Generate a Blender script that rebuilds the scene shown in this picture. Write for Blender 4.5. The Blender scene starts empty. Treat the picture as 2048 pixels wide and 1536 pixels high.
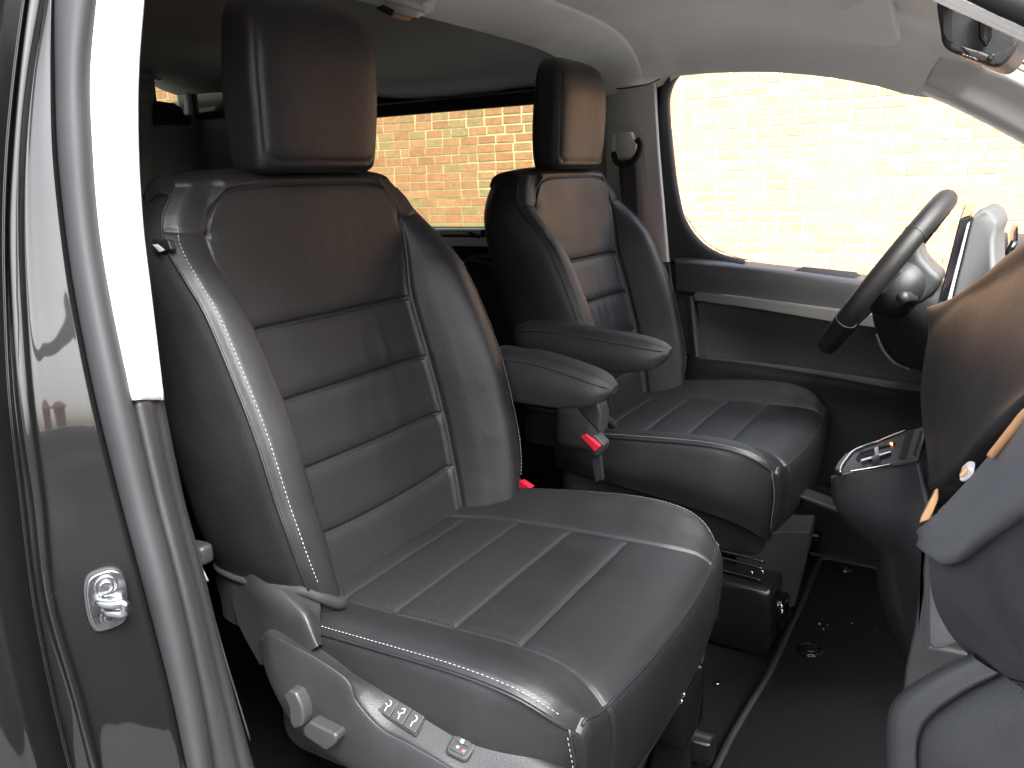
import bpy, bmesh, math, random
import numpy as np
from mathutils import Vector, Matrix
random.seed(4); rng = np.random.default_rng(4)
SC = bpy.context.scene; COL = SC.collection
# ------------------------------------------------------------------ camera, world, sun, exposure
# frame of reference: X = van forward, Y = across the van to the driver's side, Z = up; eye at the origin
FPX = 1655.0
RM = np.array([[0.86272372, -0.09395704, 0.49687005], [0.50470499, 0.22083995, -0.83456731], [-0.03131528, 0.97077381, 0.23794445]])
q_, _ = np.linalg.qr(RM.T); RM = (q_ * np.sign(np.diag(q_.T @ RM.T))).T
cam = bpy.data.cameras.new('camera'); cam_o = bpy.data.objects.new('camera', cam); COL.objects.link(cam_o)
cam.sensor_width = 36.0; cam.lens = 36.0 * FPX / 2048.0; cam.clip_start = 0.02; cam.clip_end = 400
cam_o.matrix_world = Matrix(RM.tolist()).to_4x4()
SC.camera = cam_o
SUN_EL, SUN_AZ = math.radians(50), math.radians(-34)      # azimuth measured from +X towards +Y
w = bpy.data.worlds.new('World'); SC.world = w; w.use_nodes = True
nt = w.node_tree; bg = nt.nodes['Background']
sky = nt.nodes.new('ShaderNodeTexSky'); sky.sky_type = 'NISHITA'; sky.sun_disc = False
sky.sun_elevation = SUN_EL; sky.sun_rotation = math.pi / 2 - SUN_AZ
sky.air_density = 1.0; sky.dust_density = 4.0; sky.ozone_density = 1.0
hs = nt.nodes.new('ShaderNodeHueSaturation'); hs.inputs['Saturation'].default_value = 0.42   # overcast: the blue is washed out
nt.links.new(sky.outputs[0], hs.inputs['Color']); nt.links.new(hs.outputs[0], bg.inputs[0])
bg.inputs[1].default_value = 0.15
sl = bpy.data.lights.new('sun', 'SUN'); sl.energy = 1.4; sl.angle = math.radians(25); sl.color = (1, .975, .95)
so = bpy.data.objects.new('sun', sl); COL.objects.link(so)
sd = Vector((math.cos(SUN_EL) * math.cos(SUN_AZ), math.cos(SUN_EL) * math.sin(SUN_AZ), math.sin(SUN_EL)))
so.rotation_euler = sd.to_track_quat('Z', 'Y').to_euler()
SC.view_settings.view_transform = 'Standard'; SC.view_settings.look = 'None'
SC.view_settings.exposure = 2.88; SC.view_settings.gamma = 1.0
SC.cycles.max_bounces = 10; SC.cycles.diffuse_bounces = 6; SC.cycles.glossy_bounces = 4; SC.cycles.transparent_max_bounces = 12

# ------------------------------------------------------------------ helpers
A = np.array
def W(px, py, y=None, x=None, z=None):
    """point of the place that the sight line through photo pixel (px,py) meets on the real plane y=, x= or z="""
    d = RM @ A([px - 1024.0, 768.0 - py, -FPX])
    k = y / d[1] if y is not None else (x / d[0] if x is not None else z / d[2])
    return d * k
def WL(pts, y): return [W(a, b, y=y) for a, b in pts]
def W3(pts): return [W(*p) for p in pts]
def catmull(P, n, closed=False):
    """n points evenly spaced in parameter through the rows of P (any trailing shape)"""
    P = np.asarray(P, float); m = len(P)
    if closed: T = np.linspace(0, m, n, endpoint=False)
    else: T = np.linspace(0, m - 1, n)
    i = np.floor(T).astype(int)
    if not closed: i = np.minimum(i, m - 2)
    t = (T - i).reshape((-1,) + (1,) * (P.ndim - 1))
    def g(k):
        if closed: return P[k % m]
        lo = (k < 0); hi = (k > m - 1); kk = np.clip(k, 0, m - 1); r = P[kk].copy()
        if lo.any(): r[lo] = 2 * P[0] - P[1]
        if hi.any(): r[hi] = 2 * P[-1] - P[-2]
        return r
    a, b, c, d = g(i - 1), g(i), g(i + 1), g(i + 2)
    return .5 * ((2 * b) + (c - a) * t + (2 * a - 5 * b + 4 * c - d) * t * t + (3 * b - a - 3 * c + d) * t ** 3)
def even(P, n, closed=False):
    """resample a 3-D curve evenly by arc length"""
    F = catmull(P, max(200, 12 * len(P)), closed)
    if closed: F = np.vstack([F, F[:1]])
    L = np.concatenate([[0], np.cumsum(np.linalg.norm(np.diff(F, axis=0), axis=1))])
    t = np.linspace(0, L[-1], n + 1)[:-1] if closed else np.linspace(0, L[-1], n)
    return np.stack([np.interp(t, L, F[:, k]) for k in range(F.shape[1])], 1)
def lin(P, n):
    P = A(P, float) if not isinstance(P, np.ndarray) else P
    L = np.concatenate([[0], np.cumsum(np.linalg.norm(np.diff(P, axis=0), axis=1))])
    t = np.linspace(0, L[-1], n)
    return np.stack([np.interp(t, L, P[:, k]) for k in range(P.shape[1])], 1)
def link(name, me, parent=None, mat=None):
    o = bpy.data.objects.new(name, me); COL.objects.link(o)
    if parent is not None: o.parent = parent
    if mat is not None and me is not None: me.materials.clear(); me.materials.append(mat)
    return o
def mesh(name, V, F, mat, parent=None, smooth=True):
    me = bpy.data.meshes.new(name); me.from_pydata([tuple(v) for v in V], [], [tuple(f) for f in F])
    if smooth: me.polygons.foreach_set('use_smooth', [True] * len(me.polygons))
    me.update()
    return link(name, me, parent, mat)
def grid_faces(nv, nu, closed_u=False):
    F = []
    for j in range(nv - 1):
        for i in range(nu if closed_u else nu - 1):
            k = (i + 1) % nu
            F.append((j * nu + i, j * nu + k, (j + 1) * nu + k, (j + 1) * nu + i))
    return F
def solid(o, t, off=-1):
    m = o.modifiers.new('t', 'SOLIDIFY'); m.thickness = t; m.offset = off; m.use_even_offset = False
    return o
def loft(name, curves, mat, parent=None, nu=48, nv=24, thick=0.0, linear=False, off=-1):
    C = [even(c, nu) if not linear else lin(A(c), nu) for c in curves]
    G = catmull(A(C), nv) if (len(C) > 2 and not linear) else A([C[0] + (C[-1] - C[0]) * s for s in np.linspace(0, 1, nv)]) if len(C) == 2 else np.stack([lin(A(C)[:, k], nv) for k in range(nu)], 1)
    o = mesh(name, G.reshape(-1, 3), grid_faces(G.shape[0], G.shape[1]), mat, parent)
    if thick: solid(o, thick, off)
    return o
def tube(name, pts, r, mat, parent=None, n=None, sides=8, closed=False, smooth_path=True):
    P = even(pts, n or max(8, 8 * len(pts)), closed) if smooth_path else A(pts, float)
    m = len(P); V = []; prev = None
    for i in range(m):
        t = (P[(i + 1) % m] - P[i - 1]) if closed else P[min(i + 1, m - 1)] - P[max(i - 1, 0)]
        t = t / (np.linalg.norm(t) + 1e-12)
        if prev is None:
            a = A([0, 0, 1.]) if abs(t[2]) < .9 else A([1., 0, 0]); nrm = np.cross(t, a)
        else: nrm = prev - t * (prev @ t)
        nrm /= np.linalg.norm(nrm); prev = nrm; b = np.cross(t, nrm)
        rr = r(i / (m - 1)) if callable(r) else r
        for k in range(sides):
            th = 2 * math.pi * k / sides; V.append(P[i] + rr * (math.cos(th) * nrm + math.sin(th) * b))
    F = grid_faces(m, sides, True)
    if closed:
        for k in range(sides): F.append(((m - 1) * sides + k, (m - 1) * sides + (k + 1) % sides, (k + 1) % sides, k))
    else:
        F.append(tuple(range(sides))[::-1]); F.append(tuple((m - 1) * sides + k for k in range(sides)))
    return mesh(name, V, F, mat, parent)
def rbox(name, c, s, mat, parent=None, bev=.004, R=None, seg=3):
    bm = bmesh.new(); bmesh.ops.create_cube(bm, size=1.0)
    bmesh.ops.scale(bm, vec=Vector(s), verts=bm.verts)
    if bev: bmesh.ops.bevel(bm, geom=bm.edges[:], offset=min(bev, min(s) * .48), segments=seg, profile=.5, affect='EDGES')
    if R is not None: bmesh.ops.transform(bm, matrix=R.to_4x4(), verts=bm.verts)
    bmesh.ops.translate(bm, vec=Vector(c), verts=bm.verts)
    me = bpy.data.meshes.new(name); bm.to_mesh(me); bm.free()
    me.polygons.foreach_set('use_smooth', [True] * len(me.polygons))
    o = link(name, me, parent, mat)
    return o
def prism(name, pts, ext, mat, parent=None, bev=.003, seg=3, rnd=0):
    """closed outline (3-D points, about flat) extruded by the vector ext, edges bevelled"""
    P = [Vector(p) for p in (even(pts, rnd, True) if rnd else pts)]
    bm = bmesh.new(); vs = [bm.verts.new(p) for p in P]; f = bm.faces.new(vs)
    r = bmesh.ops.extrude_face_region(bm, geom=[f]); nv = [e for e in r['geom'] if isinstance(e, bmesh.types.BMVert)]
    bmesh.ops.translate(bm, vec=Vector(ext), verts=nv)
    bmesh.ops.recalc_face_normals(bm, faces=bm.faces[:])
    if bev:
        ed = [e for e in bm.edges if len(e.link_faces) == 2 and e.calc_face_angle(0) > .6]
        bmesh.ops.bevel(bm, geom=ed, offset=bev, segments=seg, profile=.5, affect='EDGES')
    bmesh.ops.triangulate(bm, faces=[f for f in bm.faces if len(f.verts) > 4])
    me = bpy.data.meshes.new(name); bm.to_mesh(me); bm.free()
    me.polygons.foreach_set('use_smooth', [True] * len(me.polygons))
    o = link(name, me, parent, mat); m = o.modifiers.new('n', 'WEIGHTED_NORMAL'); m.keep_sharp = True
    return o
def thing(name, label, cat, loc=(0, 0, 0), group=None, kind=None):
    o = bpy.data.objects.new(name, None); COL.objects.link(o); o.location = loc; o.empty_display_size = .05
    o['label'] = label; o['category'] = cat
    if group: o['group'] = group
    if kind: o['kind'] = kind
    return o
def tag(o, label, cat, group=None, kind=None):
    o['label'] = label
    if cat: o['category'] = cat
    if group: o['group'] = group
    if kind: o['kind'] = kind
    return o
def lobj(o, label): o['label'] = label; return o

# ------------------------------------------------------------------ materials
def mat_new(name, col, rough=.5, metal=0., spec=.5, coat=0., noise=None, bump=None, colvar=0., sheen=0.):
    m = bpy.data.materials.new(name); m.use_nodes = True; n = m.node_tree.nodes; l = m.node_tree.links
    b = n['Principled BSDF']; b.inputs['Base Color'].default_value = (*col, 1); b.inputs['Roughness'].default_value = rough
    b.inputs['Metallic'].default_value = metal; b.inputs['Specular IOR Level'].default_value = spec
    b.inputs['Coat Weight'].default_value = coat; b.inputs['Coat Roughness'].default_value = .03
    b.inputs['Sheen Weight'].default_value = sheen
    tc = n.new('ShaderNodeTexCoord')
    if bump:
        last = None
        for (scale, dist, kind) in bump:
            if kind == 'v': t = n.new('ShaderNodeTexVoronoi'); t.inputs['Scale'].default_value = scale; out = t.outputs['Distance']
            else: t = n.new('ShaderNodeTexNoise'); t.inputs['Scale'].default_value = scale; t.inputs['Detail'].default_value = 3; out = t.outputs[0]
            l.new(tc.outputs['Object'], t.inputs['Vector'])
            bp = n.new('ShaderNodeBump'); bp.inputs['Strength'].default_value = 1; bp.inputs['Distance'].default_value = dist
            l.new(out, bp.inputs['Height'])
            if last: l.new(last.outputs[0], bp.inputs['Normal'])
            last = bp
        l.new(last.outputs[0], b.inputs['Normal'])
    if colvar:
        t = n.new('ShaderNodeTexNoise'); t.inputs['Scale'].default_value = noise or 8; t.inputs['Detail'].default_value = 5
        l.new(tc.outputs['Object'], t.inputs['Vector'])
        r = n.new('ShaderNodeMapRange'); r.inputs['From Min'].default_value = .3; r.inputs['From Max'].default_value = .7
        r.inputs['To Min'].default_value = 1 - colvar; r.inputs['To Max'].default_value = 1 + colvar
        l.new(t.outputs[0], r.inputs['Value'])
        mx = n.new('ShaderNodeVectorMath'); mx.operation = 'SCALE'; mx.inputs[0].default_value = col
        l.new(r.outputs[0], mx.inputs['Scale']); l.new(mx.outputs[0], b.inputs['Base Color'])
        r2 = n.new('ShaderNodeMapRange'); r2.inputs['From Min'].default_value = .3; r2.inputs['From Max'].default_value = .7
        r2.inputs['To Min'].default_value = max(.02, rough - .05); r2.inputs['To Max'].default_value = rough + .05
        l.new(t.outputs[0], r2.inputs['Value']); l.new(r2.outputs[0], b.inputs['Roughness'])
    return m
M = {}
M['leather'] = mat_new('black_leather', (.0125, .013, .0145), .45, spec=.46, bump=[(11, .0020, 'n'), (45, .0005, 'n'), (900, .00022, 'v')], colvar=.12, noise=9)
M['leather_side'] = mat_new('black_leather_side', (.011, .0115, .0125), .47, spec=.42, bump=[(9, .0025, 'n'), (45, .0005, 'n'), (900, .00022, 'v')], colvar=.12, noise=9)
M['fabric'] = mat_new('black_skirt_fabric', (.012, .012, .0125), .8, bump=[(700, .0004, 'n')], colvar=.15, noise=30)
M['arm'] = mat_new('armrest_vinyl', (.016, .016, .0165), .55, spec=.4, bump=[(1100, .0003, 'v'), (16, .0015, 'n')], colvar=.12, noise=12)
M['plastic'] = mat_new('grained_black_plastic', (.020, .0205, .022), .50, spec=.5, bump=[(900, .00018, 'v')], colvar=.10, noise=14)
M['plastic_grey'] = mat_new('grained_grey_plastic', (.020, .021, .0225), .50, spec=.5, bump=[(750, .0003, 'v')], colvar=.10, noise=14)
M['dash'] = mat_new('dash_soft_plastic', (.030, .0305, .033), .46, spec=.5, bump=[(750, .0003, 'v')], colvar=.06, noise=6)
M['kick'] = mat_new('footwell_grained_plastic', (.045, .046, .048), .48, spec=.5, bump=[(700, .0003, 'v')], colvar=.12, noise=14)
M['lid'] = mat_new('glovebox_lid_plastic', (.115, .118, .123), .38, spec=.5, colvar=.06, noise=6)
M['switch'] = mat_new('switch_plastic', (.028, .029, .031), .42, spec=.5)
M['gloss'] = mat_new('gloss_black', (.006, .006, .007), .08, spec=.6)
M['black'] = mat_new('matt_black', (.006, .006, .0065), .7)
M['steel_black'] = mat_new('black_painted_steel', (.008, .008, .009), .22, spec=.7)
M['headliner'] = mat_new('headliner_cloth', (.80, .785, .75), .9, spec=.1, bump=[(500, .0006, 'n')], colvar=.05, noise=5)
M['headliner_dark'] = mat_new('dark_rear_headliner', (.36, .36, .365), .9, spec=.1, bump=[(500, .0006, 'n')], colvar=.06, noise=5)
M['trim_light'] = mat_new('pale_pillar_plastic', (.62, .61, .58), .45, spec=.4, bump=[(600, .0002, 'v')], colvar=.03, noise=6)
M['trim_far'] = mat_new('grey_pillar_plastic', (.60, .59, .57), .5, spec=.4, bump=[(600, .0002, 'v')], colvar=.04, noise=6)
M['paint'] = mat_new('dark_metallic_paint', (.0035, .0035, .004), .5, metal=.0, spec=.15, coat=1.0)
M['rubber'] = mat_new('rubber_seal', (.026, .027, .029), .62, spec=.35, bump=[(400, .00008, 'n')], colvar=.08, noise=12)
M['zinc'] = mat_new('zinc_plate', (.30, .31, .32), .30, metal=1., bump=[(250, .0002, 'n')], colvar=.12, noise=60)
M['chrome'] = mat_new('chrome', (.75, .76, .78), .08, metal=1.)
M['satin'] = mat_new('satin_trim', (.15, .147, .14), .38, metal=.6)
M['bronze'] = mat_new('bronze_grey_trim', (.055, .047, .043), .30, metal=.6)
M['carpet'] = mat_new('black_carpet', (.007, .007, .0075), .95, spec=.1, bump=[(900, .002, 'n'), (60, .002, 'n')], colvar=.35, noise=260)
M['matrib'] = mat_new('mat_binding', (.018, .0175, .017), .8, bump=[(600, .001, 'n')], colvar=.3, noise=300)
M['red'] = mat_new('buckle_red', (.48, .015, .035), .3)
M['stitch'] = mat_new('white_thread', (.30, .30, .30), .7)
M['white'] = mat_new('white_print', (.50, .50, .50), .5)
M['redprint'] = mat_new('red_print', (.7, .12, .15), .5)
M['belt'] = mat_new('belt_webbing', (.05, .05, .055), .8, bump=[(900, .0005, 'n')])
M['orange'] = mat_new('orange_trim_and_reflection', (.62, .34, .17), .4)  # lid trim and lamp lens; also orange reflections painted as solid pieces
M['wheel'] = mat_new('steering_wheel_leather', (.015, .0147, .0147), .46, bump=[(900, .0003, 'v')], colvar=.08, noise=10)
M['hub'] = mat_new('hub_plastic', (.065, .068, .071), .5, bump=[(700, .0003, 'v')])
M['shell'] = mat_new('display_back_plastic', (.085, .088, .09), .62, spec=.4)
M['screen'] = mat_new('screen_glass', (.01, .008, .012), .06, spec=.6)
M['tarmac'] = mat_new('asphalt', (.055, .055, .056), .85, bump=[(120, .004, 'n')], colvar=.25, noise=60)
M['paving'] = mat_new('grey_paving', (.14, .14, .14), .85, bump=[(60, .004, 'n')], colvar=.2, noise=3)
M['mortar'] = mat_new('yellow_mortar', (.76, .68, .46), .9, spec=.2, bump=[(90, .004, 'n')], colvar=.12, noise=14)
M['render_w'] = mat_new('white_render', (.75, .74, .70), .8)
M['rooftile'] = mat_new('red_roof_tile', (.33, .10, .06), .8, colvar=.2, noise=20)
M['redbrick'] = mat_new('red_house_brick', (.34, .12, .08), .85, colvar=.25, noise=30)
M['hedge'] = mat_new('hedge_leaf', (.05, .08, .03), .8, colvar=.4, noise=30)
def brick_mat():
    m = bpy.data.materials.new('weathered_brick'); m.use_nodes = True; n = m.node_tree.nodes; l = m.node_tree.links; b = n['Principled BSDF']
    b.inputs['Roughness'].default_value = .88; b.inputs['Specular IOR Level'].default_value = .2
    at = n.new('ShaderNodeAttribute'); at.attribute_type = 'OBJECT'; at.attribute_name = 'tone'
    a2 = n.new('ShaderNodeAttribute'); a2.attribute_type = 'GEOMETRY'; a2.attribute_name = 'tone_face'
    ad = n.new('ShaderNodeMath'); ad.operation = 'ADD'; l.new(at.outputs['Fac'], ad.inputs[0]); l.new(a2.outputs['Fac'], ad.inputs[1])
    r = n.new('ShaderNodeValToRGB'); l.new(ad.outputs[0], r.inputs[0]); e = r.color_ramp.elements
    e[0].position = 0; e[0].color = (.50, .31, .17, 1); e[1].position = 1; e[1].color = (.62, .31, .18, 1)
    for p, c in ((.14, (.50, .37, .21)), (.24, (.58, .33, .18)), (.5, (.62, .285, .16)), (.7, (.66, .35, .20)), (.86, (.54, .27, .16))):
        k = e.new(p); k.color = (*c, 1)
    tc = n.new('ShaderNodeTexCoord'); t = n.new('ShaderNodeTexNoise'); t.inputs['Scale'].default_value = 22; t.inputs['Detail'].default_value = 6; t.inputs['Roughness'].default_value = .7
    gm = n.new('ShaderNodeNewGeometry'); l.new(gm.outputs['Position'], t.inputs['Vector'])
    mr = n.new('ShaderNodeMapRange'); mr.inputs['From Min'].default_value = .3; mr.inputs['From Max'].default_value = .7; mr.inputs['To Min'].default_value = .78; mr.inputs['To Max'].default_value = 1.18
    l.new(t.outputs[0], mr.inputs['Value']); sc = n.new('ShaderNodeVectorMath'); sc.operation = 'SCALE'
    l.new(r.outputs[0], sc.inputs[0]); l.new(mr.outputs[0], sc.inputs['Scale']); l.new(sc.outputs[0], b.inputs['Base Color'])
    bp = n.new('ShaderNodeBump'); bp.inputs['Distance'].default_value = .006; l.new(t.outputs[0], bp.inputs['Height']); l.new(bp.outputs[0], b.inputs['Normal'])
    return m
M['brick'] = brick_mat()
def glass_mat(name, tint):
    m = bpy.data.materials.new(name); m.use_nodes = True; n = m.node_tree.nodes; l = m.node_tree.links; n.clear()
    out = n.new('ShaderNodeOutputMaterial'); mx = n.new('ShaderNodeMixShader'); tr = n.new('ShaderNodeBsdfTransparent'); gl = n.new('ShaderNodeBsdfGlossy')
    tr.inputs[0].default_value = (*tint, 1); gl.inputs['Roughness'].default_value = .01; fr = n.new('ShaderNodeFresnel'); fr.inputs[0].default_value = 1.45
    l.new(fr.outputs[0], mx.inputs[0]); l.new(tr.outputs[0], mx.inputs[1]); l.new(gl.outputs[0], mx.inputs[2]); l.new(mx.outputs[0], out.inputs[0])
    return m
def pane(nm, c, sx, sz, mt, par, tilt=0, axis='y'):
    R = Matrix.Rotation(math.radians(tilt), 3, 'X')
    P = [R @ (Vector((a * sx / 2, 0, b * sz / 2)) if axis == 'y' else Vector((0, a * sx / 2, b * sz / 2))) + Vector(c) for a, b in ((-1, -1), (1, -1), (1, 1), (-1, 1))]
    return mesh(nm, P, [(0, 1, 2, 3)], mt, par, False)
M['glass_clear'] = glass_mat('clear_glass', (.95, .96, .95))
M['glass_tint'] = glass_mat('privacy_glass', (.29, .325, .245))
def perf_mat():
    """leather with rows of pin-hole perforations (UV in metres)"""
    m = mat_new('perforated_leather', (.0125, .013, .0145), .48, spec=.42, bump=[(11, .0020, 'n'), (45, .0005, 'n'), (900, .00022, 'v')]); n = m.node_tree.nodes; l = m.node_tree.links; b = n['Principled BSDF']
    uv = n.new('ShaderNodeUVMap'); sp = n.new('ShaderNodeSeparateXYZ'); l.new(uv.outputs[0], sp.inputs[0])
    def M2(op, a, bb=None):
        k = n.new('ShaderNodeMath'); k.operation = op
        for i, v in enumerate((a, bb)):
            if v is None: continue
            if isinstance(v, (int, float)): k.inputs[i].default_value = v
            else: l.new(v, k.inputs[i])
        return k.outputs[0]
    S = .0085
    row = M2('DIVIDE', sp.outputs[1], S * .5); rf = M2('FLOOR', row); half = M2('MULTIPLY', M2('MODULO', rf, 2), .5)
    cx = M2('SUBTRACT', M2('FRACT', M2('ADD', M2('ADD', M2('DIVIDE', sp.outputs[0], S), half), 1000)), .5)
    cy = M2('MULTIPLY', M2('SUBTRACT', M2('FRACT', row), .5), .5)
    d = M2('SQRT', M2('ADD', M2('MULTIPLY', cx, cx), M2('MULTIPLY', cy, cy)))
    dot = M2('LESS_THAN', d, .085)
    mx = n.new('ShaderNodeMix'); mx.data_type = 'RGBA'; l.new(dot, mx.inputs[0])
    mx.inputs[6].default_value = (.0125, .013, .0145, 1); mx.inputs[7].default_value = (.055, .055, .06, 1)
    l.new(mx.outputs[2], b.inputs['Base Color'])
    return m
M['perf'] = perf_mat()

# ------------------------------------------------------------------ seats
def polydist(P, L):
    """distance of the points P (n,2) to the polyline L"""
    L = A(L, float); best = np.full(len(P), 1e9)
    for a, b in zip(L[:-1], L[1:]):
        ab = b - a; t = np.clip(((P - a) @ ab) / (ab @ ab), 0, 1)
        best = np.minimum(best, np.linalg.norm(P - (a + t[:, None] * ab), axis=1))
    return best
def gridnormals(G):
    du = np.gradient(G, axis=1); dv = np.gradient(G, axis=0); N = np.cross(du, dv)
    return N / (np.linalg.norm(N, axis=2, keepdims=True) + 1e-12)
def upholstery(G, key2, grooves, puffs=None, flip=1):
    """sink seams into the grid G; key2 = 2-D coordinates of each vertex in which the seams are drawn"""
    N = gridnormals(G) * flip; sh = G.shape[:2]; P = key2.reshape(-1, 2); D = np.zeros(len(P))
    for g in grooves:
        L, depth, sig = g[:3]
        d = polydist(P, L); k = 1.0
        if len(g) > 3: k = 1 / (1 + np.exp((np.abs(P[:, 0]) - interp(g[3], P[:, 1]) + .004) / .0015))
        D -= k * (depth * np.exp(-(d / sig) ** 2) + depth * (g[4] if len(g) > 4 else .45) * np.exp(-(d / (sig * 4.5)) ** 2))
    if puffs is not None: D += puffs(P)
    return G + N * D.reshape(sh)[..., None], N
def regions(G, uv, regs, reg_id, parent, flip=1):
    """cut the grid into one mesh per region id, normals kept continuous"""
    nv, nu = G.shape[:2]; V = G.reshape(-1, 3); N = (gridnormals(G) * flip).reshape(-1, 3)
    F = A(grid_faces(nv, nu)); 
    if flip < 0: F = F[:, ::-1]
    fid = reg_id[:-1, :-1].ravel(); out = []
    for rid, (name, mat, par, label) in regs.items():
        sel = F[fid == rid]
        if not len(sel): continue
        used, inv = np.unique(sel, return_inverse=True); inv = inv.reshape(sel.shape)
        me = bpy.data.meshes.new(name); me.from_pydata(V[used].tolist(), [], inv.tolist())
        me.polygons.foreach_set('use_smooth', [True] * len(me.polygons)); me.update()
        if uv is not None:
            ul = me.uv_layers.new(name='UVMap'); U = uv.reshape(-1, 2)[used]
            li = np.empty(len(me.loops), int); me.loops.foreach_get('vertex_index', li); ul.data.foreach_set('uv', U[li].ravel())
        me.normals_split_custom_set_from_vertices(N[used].tolist())
        o = link(name, me, par or parent, mat)
        if label: o['label'] = label
        out.append(o)
    return out
def stitches(name, pts, nrm_off, mat, parent, pitch=.0062, ln=.0036, r=.0005):
    F = even(pts, 400); L = np.linalg.norm(np.diff(F, axis=0), axis=1).sum(); n = int(L / pitch)
    P = even(F, n * 2 + 1) if False else lin(F, n * 2 + 1)
    V = []; Fc = []
    for i in range(n):
        c = (P[2 * i] + P[2 * i + 1]) / 2 + nrm_off; t = P[2 * i + 1] - P[2 * i]; t /= np.linalg.norm(t) + 1e-9
        a = np.cross(t, [0, 0, 1.]); a = a / (np.linalg.norm(a) + 1e-9); b = np.cross(t, a); k = len(V)
        for s in (-1, 1):
            for u, v in ((1, 0), (0, 1), (-1, 0), (0, -1)):
                V.append(c + t * ln / 2 * s + r * (a * u + b * v))
        Fc += [(k + j, k + (j + 1) % 4, k + 4 + (j + 1) % 4, k + 4 + j) for j in range(4)] + [(k + 3, k + 2, k + 1, k), (k + 4, k + 5, k + 6, k + 7)]
    o = mesh(name, V, Fc, mat, parent); o['kind'] = 'stuff'; return o
def interp(tab, z):
    t = A(sorted(tab)); 
    # smooth interpolation through the table
    F = catmull(t, 300); o = np.argsort(F[:, 0]); return np.interp(z, F[o, 0], F[o, 1])

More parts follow.
